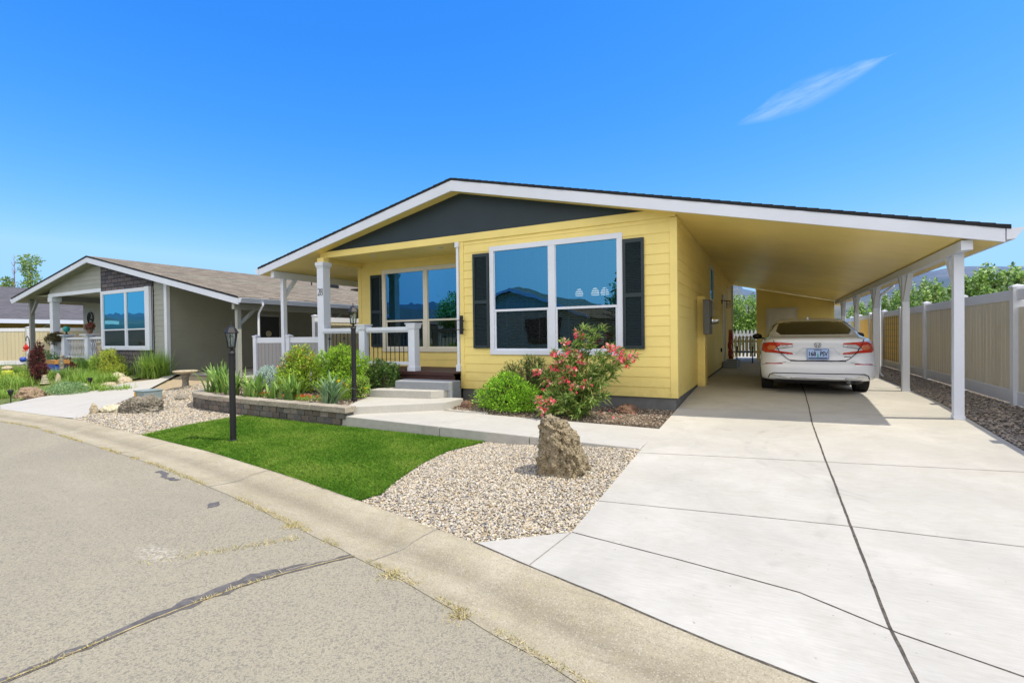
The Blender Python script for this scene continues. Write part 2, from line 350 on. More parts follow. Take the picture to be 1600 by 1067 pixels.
def G(x,y):
    s=y-K(x); wd=sst(-3.7,-1.5,x); wn=sst(-11.2,-14.5,x) if False else 1-sst(-14.5,-11.2,x)
    return Gd(s)*wd+Gn(s)*wn+Gl(s)*(1-wd-wn)
_f,_yaw,_pi,_ro=764.418568,.485115179,-.0119389,-.0123892
_F=Vector((-math.sin(_yaw)*math.cos(_pi),math.cos(_yaw)*math.cos(_pi),math.sin(_pi))); _r0=Vector((math.cos(_yaw),math.sin(_yaw),0)); _u0=_r0.cross(_F)
_R=_r0*math.cos(_ro)+_u0*math.sin(_ro); _U=-_r0*math.sin(_ro)+_u0*math.cos(_ro); _C=Vector((0,0,1.15))
def _d(u,v): return (_F+_R*(u-800)/_f-_U*(v-533.5)/_f)
def at(u,v,x=None,y=None,z=None):
    """survey point of the photograph -> world point on a plane"""
    D=_d(u,v)
    t=(x-_C.x)/D.x if x is not None else (y-_C.y)/D.y if y is not None else (z-_C.z)/D.z
    return _C+D*t
def atg(u,v,off=0):
    z=-.3
    for _ in range(25):
        p=at(u,v,z=z); z=.6*z+.4*(G(p.x,p.y)+off)
    return p
def sheet(name,poly,zf,step,mat,off=0,kind='structure',thick=0,parent=None,label=None):
    bm=bmesh.new(); vs=[bm.verts.new((x,y,0)) for x,y in poly]; f=bm.faces.new(vs); f.normal_update()
    bmesh.ops.triangulate(bm,faces=[f])
    xs=[p[0] for p in poly]; ys=[p[1] for p in poly]
    for ax,lo,hi in((0,min(xs),max(xs)),(1,min(ys),max(ys))):
        k=lo+step
        while k<hi:
            nrm=(1,0,0) if ax==0 else (0,1,0); co=(k,0,0) if ax==0 else (0,k,0)
            bmesh.ops.bisect_plane(bm,geom=bm.verts[:]+bm.edges[:]+bm.faces[:],plane_co=co,plane_no=nrm); k+=step
    for v in bm.verts: v.co.z=zf(v.co.x,v.co.y)+off
    for f in bm.faces:
        f.normal_update()
        if f.normal.z<0: f.normal_flip()
    if thick:
        be=[e for e in bm.edges if e.is_boundary]; r=bmesh.ops.extrude_edge_only(bm,edges=be)
        for v in [g for g in r['geom'] if isinstance(g,bmesh.types.BMVert)]: v.co.z-=thick
        bmesh.ops.recalc_face_normals(bm,faces=bm.faces)
    me=bpy.data.meshes.new(name); bm.to_mesh(me); bm.free(); me.materials.append(mat)
    o=link_mesh(name,me,parent); o['kind']=kind
    if label:o['label']=label
    return o
def inpoly(x,y,poly):
    c=False;n=len(poly);j=n-1
    for i in range(n):
        xi,yi=poly[i];xj,yj=poly[j]
        if (yi>y)!=(yj>y) and x<(xj-xi)*(y-yi)/(yj-yi)+xi:c=not c
        j=i
    return c
def kerb(x0,x1,n=12,off=0): return [(x0+(x1-x0)*i/n,K(x0+(x1-x0)*i/n)+off) for i in range(n+1)]
# ------------------------------------------------------------------ ground and street
big=MB(); S=4000
big.add([(-S,-S,-.62),(S,-S,-.62),(S,S,-.62),(-S,S,-.62)],[(0,1,2,3)]); big.build('ground',M['ground'],kind='structure')
base=kerb(-60,30,60)+[(30,70),(-60,70)]
sheet('yard_ground',base,G,1.0,M['ground'],-.05)
# gutter pan with a rolled profile
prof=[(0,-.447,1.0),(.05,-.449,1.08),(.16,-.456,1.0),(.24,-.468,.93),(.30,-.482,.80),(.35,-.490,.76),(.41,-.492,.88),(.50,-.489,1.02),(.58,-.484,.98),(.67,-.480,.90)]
V=[];F=[];Cc=[]; xs=np.concatenate([np.linspace(-60,-20,30),np.linspace(-19.8,6,200),np.linspace(6.3,30,40)])
for x in xs:
    dx=.05; sl=(K(x+dx)-K(x-dx))/(2*dx); nx,ny=sl/math.hypot(1,sl),-1/math.hypot(1,sl)
    for d,z,c in prof:
        j=.012*noise.noise((x*3,d*9,0)) if d>.6 else 0
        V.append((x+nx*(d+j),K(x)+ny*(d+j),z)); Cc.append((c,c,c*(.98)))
n=len(prof)
for i in range(len(xs)-1):
    for k in range(n-1): F.append((i*n+k,i*n+k+1,(i+1)*n+k+1,(i+1)*n+k))
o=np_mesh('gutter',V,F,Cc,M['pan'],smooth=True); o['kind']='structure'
# cross joints of the gutter
mb=MB()
for x in (-11.5,-8.3,-5.4,-2.45,.6,3.4):
    sl=(K(x+.05)-K(x-.05))/.1; nx,ny=sl/math.hypot(1,sl),-1/math.hypot(1,sl)
    for k in range(len(prof)-1):
        p,q=prof[k],prof[k+1]; w=.006
        mb.add([(x+nx*p[0]-w,K(x)+ny*p[0],p[1]+.003),(x+nx*p[0]+w,K(x)+ny*p[0],p[1]+.003),(x+nx*q[0]+w,K(x)+ny*q[0],q[1]+.003),(x+nx*q[0]-w,K(x)+ny*q[0],q[1]+.003)],[(0,1,2,3)])
mb.build('gutter_joint',M['softjoint'],kind='structure')
road=kerb(-60,30,60,-.64)+kerb(30,-60,60,-8.3)
sheet('road',road,lambda x,y:-.484,4,M['asphalt'])
# far side of the street (behind the camera)
sheet('far_verge',kerb(-60,30,60,-8.3)+[(30,-80),(-60,-80)],lambda x,y:-.42,8,M['farlawn'])
# sealed crack across the asphalt
def ribbon(path,w,z,jit=.3,seed=0,step=.04,wob=1.0):
    pts=[];
    for (a,b) in zip(path[:-1],path[1:]):
        a=Vector((*a,0));b=Vector((*b,0));k=max(1,int((b-a).length/step))
        for i in range(k): pts.append(a.lerp(b,i/k))
    pts.append(Vector((*path[-1],0))); V=[]
    for i,p in enumerate(pts):
        d=(pts[min(i+1,len(pts)-1)]-pts[max(i-1,0)]).normalized(); nrm=Vector((-d.y,d.x,0))
        ww=w(i/len(pts)) if callable(w) else w
        j=noise.noise((i*.13,seed,0))*ww*wob; a=ww*(.5+jit*noise.noise((i*.45,seed+5,0))); b=ww*(.5+jit*noise.noise((i*.45,seed+9,0)))
        V.append(p+nrm*(j+a)+Vector((0,0,z)));V.append(p+nrm*(j-b)+Vector((0,0,z)))
    return V,[(2*i,2*i+1,2*i+3,2*i+2) for i in range(len(pts)-1)]
crackpath=[(-3.5,-2.5),(-3.38,-.8),(-3.29,.4),(-3.27,.90),(-3.24,1.15),(-3.21,1.45),(-3.16,1.75),(-3.10,2.0),(-3.00,2.26),(-2.88,2.47),(-2.76,2.67)]
mb=MB(); mb.add(*ribbon(crackpath,lambda t:.012,-.4785,.6,2,.03,.8)); mb.build('crack_fill',M['straw'],kind='structure')
mb=MB(); mb.add(*ribbon([(x-.012,y) for x,y in crackpath],lambda t:.062,-.481,.7,1,.04,.35))
mb.add(*ribbon([(-3.27,1.3),(-3.24,1.6),(-3.20,1.9),(-3.12,2.2),(-2.98,2.42)],lambda t:.075*min(1,t*2.5,(1-t)*3+.05),-.4805,.7,3,.04,.3))
mb.add(*ribbon([(-6.75,3.33),(-6.4,3.22),(-6.1,3.20)],.06,-.480,.9,4)); mb.add(*ribbon([(-4.93,2.92),(-4.8,2.86)],.09,-.480,.9,6))
mb.build('crack_sealant',M['tar'],kind='structure')
# ------------------------------------------------------------------ gravel, turf, soil sheets
lawn=[(-9.38,4.36)]+kerb(-9.2,-3.56,14)[0:]+[(-3.48,3.72),(-3.62,4.15),(-3.75,4.7),(-3.8,5.35),(-3.62,6.02),(-6.5,6.08),(-9.3,6.2),(-9.42,5.3)]
sheet('turf_base',lawn,G,.4,M['turfbase'],.004)
gravR=kerb(-3.56,-2.04,6)+[(-1.4,3.62),(-1.4,6.02),(-3.62,6.06),(-3.8,5.35),(-3.75,4.7),(-3.62,4.15),(-3.48,3.72)]
gravL=kerb(-12.7,-9.38,8)+[(-9.42,5.3),(-9.3,6.2),(-11.7,7.2),(-11.9,9.5),(-17.5,9.4),(-14.2,6.3)]
sheet('gravel_ground',gravR,G,.4,M['gravelbase'],-.012)
sheet('gravel_ground',gravL,G,.4,M['gravelbase'],-.012)
gravS=[(2.4,1.9),(6,1.0),(6,30),(2.4,30)]
sheet('gravel_ground',gravS,G,.6,M['darkgravel'],-.015)
bedR=[(-5.32,7.30),(-1.42,7.33),(-1.42,8.7),(-5.6,8.7)]
sheet('planting_bed',bedR,lambda x,y:-.235+.065*sst(7.3,8.0,y)+.015*noise.noise((x*2,y*2,0)),.15,M['soil'])
# driveway
drive=[(-2.04,3.19)]+kerb(-1.9,2.4,14)+[(2.4,31),(-1.40,31),(-1.40,3.63)]
sheet('driveway',drive,G,.4,M['concrete'],.0,thick=.1)
def zdr(x,y): return G(x,y)
mb=MB()
def joint(path,w,off=.003,jit=.25):
    V,F=ribbon(path,w,0,jit,random.random()*50,.06,.25); mb.add([(v.x,v.y,G(v.x,v.y)+off) for v in V],F)
joint([(.60,2.5),(.55,3.2),(.53,5),(.52,6.2),(.52,8),(.56,9.6),(.60,12),(.60,30)],.016)
joint([(-1.4,3.63),(-.6,3.5),(.15,3.36),(.58,3.14),(1.0,3.0),(2.4,2.75)],.008)
mb.build('driveway_joint',M['joint'],kind='structure'); mb=MB(); joint([(-1.4,5.85),(.5,6.1),(2.4,6.35)],.008); joint([(-1.4,4.3),(.5,4.45),(2.4,4.5)],.008); joint([(-1.4,8.72),(.5,8.8),(2.4,8.9)],.009); joint([(-1.4,11.6),(2.4,11.8)],.009); joint([(-1.4,14.6),(2.4,14.8)],.009); joint([(-1.4,18),(2.4,18)],.009); joint([(-1.4,3.63),(-1.49,3.05)],.009); mb.build('driveway_joint',M['softjoint'],kind='structure'); mb=MB()
pts=kerb(-2.04,2.4,20,.004); joint(pts,.018)
mb.build('driveway_joint',M['joint'],kind='structure')
# neighbour's driveway
nd=[(-17.75,9.35),(-17.2,8.9),(-14.3,6.35),(-12.6,4.70)]+[ (x,K(x)) for x in(-13.5,-14.5,-15.5,-16.2)]+[tuple(atg(u_,v_)[:2]) for u_,v_ in((0,633),(60,621),(130,610),(200,598),(248,592))]+[(-18.2,9.3),(-18.2,26),(-13.7,26),(-13.7,9.35)]
sheet('driveway',nd,G,.5,M['concrete_n'],.006)
# walk in front of the porch
mb=MB()
wz=lambda x,y: -.20-.008*(x+6.5)
mb.prism([(-6.56,6.10),(-4.46,6.045),(-4.46,7.75),(-6.56,7.75)],-.6,wz)
mb.prism([(-4.452,6.045),(-2.93,6.02),(-2.93,7.33),(-4.452,7.33)],-.6,wz)
mb.prism([(-2.922,6.02),(-1.41,5.98),(-1.41,7.36),(-2.922,7.33)],-.6,wz)
mb.build('walkway',M['concrete_walk'],kind='structure',bevel=.012)
t=thing('porch_steps','low concrete porch steps, two angled pale treads under a raised grey block','steps',(-6.3,7.6,-.2))
MB().prism([(-6.60,6.19),(-5.31,7.38),(-5.31,8.0),(-7.38,8.0),(-7.32,7.5)],-.3,-.06).build('tread',M['concrete_walk'],t,bevel=.012)
MB().prism([(-7.21,7.43),(-5.86,7.69),(-5.62,8.05),(-5.62,8.3),(-7.32,8.3)],-.062,.09).build('tread',M['concrete_walk'],t,bevel=.012)
MB().prism([(-6.83,7.77),(-5.59,7.93),(-5.59,8.34),(-7.05,8.34)],.08,.25).build('top_block',M['stepgrey'],t,bevel=.015)
MB().prism([(-5.64,7.95),(-5.585,7.95),(-5.585,8.34),(-5.64,8.34)],-.2,.085).build('side_block',M['stepgrey'],t,bevel=.004)
# ------------------------------------------------------------------ pebbles
ICO=None
def ico():
    bm=bmesh.new(); bmesh.ops.create_icosphere(bm,subdivisions=1,radius=1); bm.verts.ensure_lookup_table()
    v=np.array([x.co[:] for x in bm.verts]); f=np.array([[q.index for q in fc.verts] for fc in bm.faces]); bm.free(); return v,f
IV,IF=ico()
def pebbles(name,label,poly,n,smin,smax,pal,zf,off=0,cond=None,mat='pebble',flat=.6):
    xs=[p[0] for p in poly];ys=[p[1] for p in poly]; P=[]
    while len(P)<n:
        x=random.uniform(min(xs),max(xs)); y=random.uniform(min(ys),max(ys))
        if inpoly(x,y,poly) and (cond is None or cond(x,y)): P.append((x,y,zf(x,y)))
    P=np.array(P); n=len(P)
    s=(smin+(smax-smin)*rng.random((n,1))**1.8)*np.stack([1+.3*rng.random(n),.75+.3*rng.random(n),flat*(.7+.6*rng.random(n))],1)
    a=rng.random(n)*2*PI; v=IV[None]*s[:,None,:]*(1+.18*rng.standard_normal((n,len(IV),1)))
    tl=.5*(rng.random(n)-.5)
    y_=v[:,:,1]*np.cos(tl)[:,None]-v[:,:,2]*np.sin(tl)[:,None]; z_=v[:,:,1]*np.sin(tl)[:,None]+v[:,:,2]*np.cos(tl)[:,None]
    x_=v[:,:,0]; c,s_=np.cos(a)[:,None],np.sin(a)[:,None]
    W=np.stack([x_*c-y_*s_,x_*s_+y_*c,z_],2)+P[:,None,:]+np.array([0,0,off])
    F=(IF[None]+np.arange(n)[:,None,None]*len(IV)).reshape(-1,3)
    pal=np.array(pal); cc=pal[rng.integers(0,len(pal),n)]*(.8+.4*rng.random((n,1)))
    C=np.repeat(cc[:,None,:],len(IV),1).reshape(-1,3)
    o=np_mesh(name,W.reshape(-1,3),F,C,M[mat],smooth=True); tag(o,label,'gravel',kind='stuff'); return o
PT=[(.54,.47,.35),(.62,.55,.42),(.44,.39,.30),(.62,.51,.34),(.32,.30,.28),(.66,.62,.52),(.46,.37,.25),(.58,.52,.43),(.22,.22,.22),(.50,.46,.40)]
PD=[(.28,.24,.20),(.38,.32,.26),(.20,.18,.165),(.46,.39,.30),(.32,.28,.25)]
pebbles('gravel','pale mixed river gravel between the green turf and the driveway',gravR,30000,.006,.0155,PT,G,-.002)
pebbles('gravel','pale gravel left of the turf around the layered rocks',gravL,19000,.010,.021,PT,G,0,lambda x,y:y<8.5 and x>-14.6)
pebbles('gravel','dark brown gravel strip along the right hand vinyl fence',[(2.42,5),(3.28,5),(3.28,24),(2.42,24)],15000,.012,.024,PD,G,0)
PM=[(.17,.125,.09),(.29,.23,.17),(.46,.41,.34),(.10,.08,.06),(.36,.29,.22)]
pebbles('mulch','stony bark mulch in the bed below the front window',bedR,4200,.010,.022,PM,lambda x,y:-.235+.065*sst(7.3,8.0,y)+.004,0,lambda x,y:y>7.37)
V_,F_=ribbon([(-5.30,7.345),(-4.4,7.35),(-3.0,7.36),(-1.44,7.38)],.03,0,.2,4,.05,.3); mb=MB(); mb.add([(v.x,v.y,-.196-.004*(v.x+5)) for v in V_],F_); mb.build('bed_edging',M['black_metal'],kind='structure')
# ------------------------------------------------------------------ synthetic turf
def tone(P,pal,rng=rng):
    pal=np.array(pal); k=np.array([noise.noise((p[0]*1.1,p[1]*1.6,2))+.5*noise.noise((p[0]*4,p[1]*4,7)) for p in P]); k=np.clip(k*.55+.5+.26*rng.standard_normal(len(P)),0,.999); return pal[(k*len(pal)).astype(int)]
def blades(name,label,cat,P,h,w,pal,lean=.35,mat='grassblade',kind='stuff',seg=1,parent=None):
    n=len(P); a=rng.random(n)*2*PI; hh=h*(.6+.6*rng.random(n)); ww=w*(.7+.6*rng.random(n))
    lx=lean*hh*rng.standard_normal(n); ly=lean*hh*rng.standard_normal(n)
    d=np.stack([np.cos(a),np.sin(a),np.zeros(n)],1)*ww[:,None]/2
    W=np.stack([P-d,P+d,P+np.stack([lx,ly,hh],1)],1)
    F=np.arange(n*3).reshape(-1,3); pal=np.array(pal); cc=(tone(P,pal) if kind=='stuff' and n>100000 else pal[rng.integers(0,len(pal),n)])*(.75+.5*rng.random((n,1)))
    o=np_mesh(name,W.reshape(-1,3),F,np.repeat(cc[:,None],3,1).reshape(-1,3),M[mat],parent)
    if parent is None: tag(o,label,cat,kind=kind)
    return o
P=[]
while len(P)<180000:
    x=random.uniform(-9.5,-3.4); y=random.uniform(3.4,6.25)
    if random.random()<(.45+.55*(x+9.5)/6.1) and inpoly(x,y,lawn): P.append((x,y,G(x,y)+.002))
blades('turf','bright green synthetic turf in front of the raised planter','turf',np.array(P),.028,.006,[(.060,.150,.014),(.080,.185,.018),(.105,.22,.022),(.14,.255,.03),(.20,.29,.05)],1.15)
# dry weeds in the seams
P=[]
def seam(path,n,w):
    L=[(Vector((*a,0)),Vector((*b,0))) for a,b in zip(path[:-1],path[1:])]
    for _ in range(n):
        a,b=random.choice(L); p=a.lerp(b,random.random())
        if noise.noise((p.x*2.3,p.y*2.3,3))<-.12: continue
        P.append((p.x+random.gauss(0,w),p.y+random.gauss(0,w),-.484))
seam(kerb(-14,1.2,60,-.665),6500,.017); seam(crackpath,500,.007); seam([(-4.4,1.5),(-3.9,2.1),(-3.62,2.45),(-3.4,2.72)],380,.03)
for cx,cy in((-2.30,2.56),(-1.62,2.37),(-3.7,2.85)):
    for _ in range(160): P.append((random.gauss(cx,.04),random.gauss(cy,.04),-.484))
blades('dry_weeds','straw coloured weeds growing in the asphalt seam and crack','weeds',np.array(P),.022,.006,[(.50,.41,.20),(.56,.48,.27),(.42,.36,.17),(.33,.33,.14)],.9)
# ------------------------------------------------------------------ siding helpers
def siding(mb,axis,c,u0,u1,z0,z1,holes,nrm,ex=.177,lip=.011):
    """lap boards on plane axis=c ; axis 'y' -> u is x ; axis 'x' -> u is y ; nrm = +-1 outward direction"""
    z=z0
    while z<z1-1e-6:
        zt=min(z+ex,z1); zs=[z,zt]
        for h in holes:
            for q in(h[2],h[3]):
                if z+1e-4<q<zt-1e-4: zs.append(q)
        zs=sorted(set(zs))
        for a,b in zip(zs[:-1],zs[1:]):
            segs=[(u0,u1)]
            for (hu0,hu1,hz0,hz1) in holes:
                if hz0<(a+b)/2<hz1:
                    ns=[]
                    for s0,s1 in segs:
                        if hu1<=s0 or hu0>=s1: ns.append((s0,s1)); continue
                        if hu0>s0: ns.append((s0,hu0))
                        if hu1<s1: ns.append((hu1,s1))
                    segs=ns
            oa=lip*(1-(a-z)/ex); ob=lip*(1-(b-z)/ex)
            for s0,s1 in segs:
                q=[(s0,a,oa),(s1,a,oa),(s1,b,ob),(s0,b,ob)]
                lp=[(s0,a,0),(s1,a,0)]
                f=lambda u,zz,o:(u,c+nrm*o,zz) if axis=='y' else (c+nrm*o,u,zz)
                mb.add([f(*p) for p in q],[(0,1,2,3)])
                if abs(a-z)<1e-6: mb.add([f(s0,a,-.004),f(s1,a,-.004),f(s1,a,oa),f(s0,a,oa)],[(0,1,2,3)])
        z=zt
def P3(axis,c,u,z,o=0,nrm=1): return (u,c+nrm*o,z) if axis=='y' else (c+nrm*o,u,z)
def pbox(mb,axis,c,nrm,u0,u1,z0,z1,o0,o1):
    if axis=='y': mb.box(u0,c+nrm*o0,z0,u1,c+nrm*o1,z1)
    else: mb.box(c+nrm*o0,u0,z0,c+nrm*o1,u1,z1)
def window(parent,axis,c,nrm,u0,u1,z0,z1,cols,rail,trim=.09,mul=.09,framemat='white',glassmat='glass',blind=True,room=1.8,label=None):
    """two (or one) single-hung units with outer casing; z of the meeting rail = rail"""
    fr=MB(); T=trim
    pbox(fr,axis,c,nrm,u0,u1,z1-T,z1,-.02,.03); pbox(fr,axis,c,nrm,u0,u1,z0,z0+T*.9,-.02,.034)
    pbox(fr,axis,c,nrm,u0,u0+T,z0+T*.9,z1-T,-.02,.03); pbox(fr,axis,c,nrm,u1-T,u1,z0+T*.9,z1-T,-.02,.03)
    w=(u1-u0-2*T-mul*(cols-1))/cols; cells=[]
    for i in range(cols):
        a=u0+T+i*(w+mul); cells.append((a,a+w))
        if i<cols-1: pbox(fr,axis,c,nrm,a+w,a+w+mul,z0+T*.9,z1-T,-.02,.028)
    f=fr.build('window_frame',M[framemat],parent,bevel=.004,label=label)
    for a,b in cells:
        sh=MB(); s=.028
        pbox(sh,axis,c,nrm,a,b,rail-.022,rail+.022,-.015,.012)
        pbox(sh,axis,c,nrm,a,a+s*1.3,z0+T*.9,rail-.022,-.015,.006); pbox(sh,axis,c,nrm,b-s*1.3,b,z0+T*.9,rail-.022,-.015,.006); pbox(sh,axis,c,nrm,a+s*1.3,b-s*1.3,z0+T*.9,z0+T*.9+s*1.2,-.015,.006)
        pbox(sh,axis,c,nrm,a,a+s*.5,rail+.022,z1-T,-.02,.0); pbox(sh,axis,c,nrm,b-s*.5,b,rail+.022,z1-T,-.02,.0)
        sh.build('sash',M[framemat],f)
        g=MB(); g.add([P3(axis,c,a,z0+T,-.012,nrm),P3(axis,c,b,z0+T,-.012,nrm),P3(axis,c,b,rail,-.012,nrm),P3(axis,c,a,rail,-.012,nrm)],[(0,1,2,3)])
        g.build('pane',M['screenglass'],f); g=MB()
        g.add([P3(axis,c,a,rail,-.004,nrm),P3(axis,c,b,rail,-.004,nrm),P3(axis,c,b,z1-T,-.004,nrm),P3(axis,c,a,z1-T,-.004,nrm)],[(0,1,2,3)])
        g.build('pane',M[glassmat],f)
        if blind:
            bl=MB(); z=z0+T+.02
            while z<z1-T-.02:
                d0,d1=-.075,-.10
                bl.add([P3(axis,c,a+.03,z,d0,nrm),P3(axis,c,b-.03,z,d0,nrm),P3(axis,c,b-.03,z+.021,d1,nrm),P3(axis,c,a+.03,z+.021,d1,nrm)],[(0,1,2,3)]); z+=.04
            for q in(.2,.5,.8):
                uu=a+(b-a)*q; bl.add([P3(axis,c,uu-.006,z0+T,-.072,nrm),P3(axis,c,uu+.006,z0+T,-.072,nrm),P3(axis,c,uu+.006,z1-T,-.072,nrm),P3(axis,c,uu-.006,z1-T,-.072,nrm)],[(0,1,2,3)])
            bl.build('blind',M['blind'],f)
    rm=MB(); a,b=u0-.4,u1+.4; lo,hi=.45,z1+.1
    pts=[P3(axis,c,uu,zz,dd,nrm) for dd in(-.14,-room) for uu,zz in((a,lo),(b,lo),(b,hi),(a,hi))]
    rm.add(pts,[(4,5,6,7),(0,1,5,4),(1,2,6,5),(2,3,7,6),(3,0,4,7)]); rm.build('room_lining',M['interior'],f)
    return f
def fascia_poly(xa,za,xb,zb,h): return [(xa,za-h),(xb,zb-h),(xb,zb),(xa,za)]
# ================================================================== THE YELLOW HOUSE
Y0=8.65; YB=22.8
house=thing('yellow_house','yellow lap sided house with charcoal gable, white trim and a long carport roof','house',(-5.6,12,0))
PKX,PKZ=-5.76,4.39; SL,SR=.2206,.2300; XL,XR=-11.90,2.62; YR=8.35; YE=22.75
def rt(x): return PKZ-(PKX-x)*SL if x<PKX else PKZ-(x-PKX)*SR
TH=.24
# front wall of the bay
mb=MB(); holes=[(-4.99,-2.37,.83,2.90)]
siding(mb,'y',Y0,-5.70,-1.50,.05,3.15,holes,-1)
mb.build('wall',M['yellow'],house)
mb=MB(); mb.box(-5.78,Y0-.022,.05,-5.68,Y0+.1,3.13); mb.build('corner_board',M['yellow'],house,bevel=.003); mb=MB(); mb.prism([(-1.50,Y0-.022),(-1.378,Y0-.022),(-1.378,Y0+.09),(-1.402,Y0+.09),(-1.402,Y0+.02),(-1.50,Y0+.02)],.05,3.12)
mb.build('corner_board',M['yellow'],house,bevel=.003)
# side wall
mb=MB(); siding(mb,'x',-1.40,Y0+.09,YB,.05,3.16,[(13.85,14.75,1.36,2.90),(17.65,18.65,.15,2.36)],1,.2)
mb.build('wall',M['yellow'],house)
# rear, left and porch walls
mb=MB(); siding(mb,'y',9.90,-9.83,-5.78,.40,3.15,[(-9.02,-6.3,.83,2.86)],-1)
mb.build('wall',M['yellow'],house)
mb=MB(); siding(mb,'x',-9.93,9.99,YB,.1,3.4,[],-1); mb.build('wall',M['yellow'],house); mb=MB(); mb.add([(-9.93,YB,.1),(-1.4,YB,.1),(-1.4,YB,3.2),(-5.76,YB,4.15),(-9.93,YB,3.3)],[(0,1,2,3,4)]); mb.build('wall',M['yellow'],house); mb=MB()
mb.add([(-5.76,Y0,.4),(-5.76,9.9,.4),(-5.76,9.9,3.13),(-5.76,Y0,3.13)],[(0,1,2,3)])
mb.build('wall',M['yellow'],house)
mb=MB(); mb.box(-9.94,9.88,.4,-9.83,9.99,3.2); mb.build('corner_board',M['yellow'],house)
# foundation
mb=MB(); mb.box(-5.76,Y0+.02,-.4,-1.42,Y0+.12,.048); mb.box(-1.52,Y0+.12,-.4,-1.42,YB,.048); mb.box(-9.9,9.93,-.4,-9.8,YB,.098)
for x in(-4.9,-4.1,-3.3,-2.5,-1.7): mb.box(x,Y0+.016,-.3,x+.008,Y0+.03,.046)
mb.build('foundation',M['foundation'],house)
# band above the walls / porch beam
mb=MB(); mb.box(-9.93,Y0-.035,3.13,-1.40,Y0+.10,3.28); mb.box(-9.93,Y0+.10,3.02,-9.78,9.90,3.2)
mb.build('porch_beam',M['yellow'],house,bevel=.004)
mb=MB(); mb.add([(-9.78,Y0+.1,3.14),(-5.77,Y0+.1,3.14),(-5.77,9.9,3.14),(-9.78,9.9,3.14)],[(3,2,1,0)]); ceil=mb.build('porch_ceiling',M['yellow_soffit'],house)
for x in(-8.55,-6.55):
    MB().lathe([(.0,3.137),(.075,3.137),(.085,3.130),(.07,3.125),(0,3.128)],(x,9.0,0),16).build('ceiling_light',M['lampwhite'],ceil,smooth=True)
# gable panel
mb=MB(); mb.add([(-9.93,Y0-.012,3.28),(-1.72,Y0-.012,3.28),(-1.72,Y0-.012,rt(-1.72)-TH+.02),(PKX,Y0-.012,PKZ-TH+.03),(-9.93,Y0-.012,rt(-9.93)-TH+.02)],[(0,1,2,3,4)])
mb.build('gable_panel',M['charcoal'],house)
# roof deck: soffit sheet + shingles
mb=MB()
mb.add([(XL,YR,rt(XL)-TH+.03),(PKX,YR,PKZ-TH),(PKX,YE,PKZ-TH),(XL,YE,rt(XL)-TH+.03)],[(3,2,1,0)])
mb.add([(PKX,YR,PKZ-TH),(XR,YR,rt(XR)-TH+.035),(XR,YE,rt(XR)-TH+.035),(PKX,YE,PKZ-TH)],[(3,2,1,0)])
mb.build('soffit',M['yellow_soffit'],house)
rf=MB()
def roofpatch(mb,xa,xb,y0,y1,th,f):
    n=max(2,int(abs(xb-xa)/.145))
    for i in range(n):
        a=xa+(xb-xa)*i/n; b=xa+(xb-xa)*(i+1)/n
        # overlapping course: downslope edge lifted
        za,zb=f(a),f(b); hi=.008
        lo_is_b=zb<za; la,lb=(0,hi) if lo_is_b else (hi,0)
        mb.extrude_y([(a,za-th),(b,zb-th),(b,zb+lb),(a,za+la)],y0+random.uniform(-.006,.006),y1)
roofpatch(rf,PKX,XR+.05,YR-.035,YE,.045,lambda x:rt(x)); roofpatch(rf,PKX,XL-.05,YR-.035,YE,.045,lambda x:rt(x))
roof=rf.build('roof',M['darkshingle'],house)
mb=MB()
for xa,xb in((PKX,XR),(XL,PKX)):
    za,zb=rt(xa)-.047,rt(xb)-.047; ha=.215 if xa==PKX else .17; hb=.215 if xb==PKX else .17
    mb.extrude_y([(xa,za-ha),(xb,zb-hb),(xb,zb),(xa,za)],YR-.022,YR+.018)
mb.build('fascia',M['white'],house,bevel=.003)
# gutters
def gutter(parent,x,z,side,y0,y1,mat='white'):
    s=side; mb=MB()
    pr_=[(x,z-.14),(x+s*.085,z-.14),(x+s*.10,z-.11),(x+s*.165,z-.005),(x+s*.155,z-.0),(x+s*.09,z-.115),(x+s*.08,z-.13),(x+s*.008,z-.13),(x+s*.008,z),(x,z)]
    mb.extrude_y(pr_,y0,y1); cap=[(x,z-.14),(x+s*.085,z-.14),(x+s*.10,z-.11),(x+s*.165,z-.005),(x,z-.0)]
    mb.extrude_y(cap,y0-.006,y0+.001); return mb.build('gutter',M[mat],parent)
gutter(house,XR+.01,rt(XR)-.045,1,YR-.02,YE); gutter(house,XL-.01,rt(XL)-.045,-1,YR-.02,YE)
# carport beam, posts and braces
BX=2.28; bz=2.19
mb=MB(); mb.box(BX-.06,8.42,bz,BX+.06,YE-.3,rt(BX)-TH+.02); mb.build('carport_beam',M['white'],house,bevel=.004)
PY=[8.78,11.72,14.70,17.66,20.62]
for i,y in enumerate(PY):
    mb=MB(); mb.box(BX-.055,y-.055,zdr(BX,y)-.03,BX+.055,y+.055,bz); p=mb.build('carport_post',M['white'],house,bevel=.006)
    mb=MB(); mb.box(BX-.062,y-.062,zdr(BX,y)-.0,BX+.062,y+.062,zdr(BX,y)+.05); mb.build('post_base',M['white'],p)
    for s in ((1,) if i==0 else (1,-1)):
        mb=MB(); mb.extrude_x([(y+s*.05,bz-.50),(y+s*.05,bz-.36),(y+s*.30,bz-.001),(y+s*.42,bz-.001)] if s>0 else [(y+s*.42,bz-.001),(y+s*.30,bz-.001),(y+s*.05,bz-.36),(y+s*.05,bz-.50)],BX-.04,BX+.04); mb.build('brace',M['white'],p)
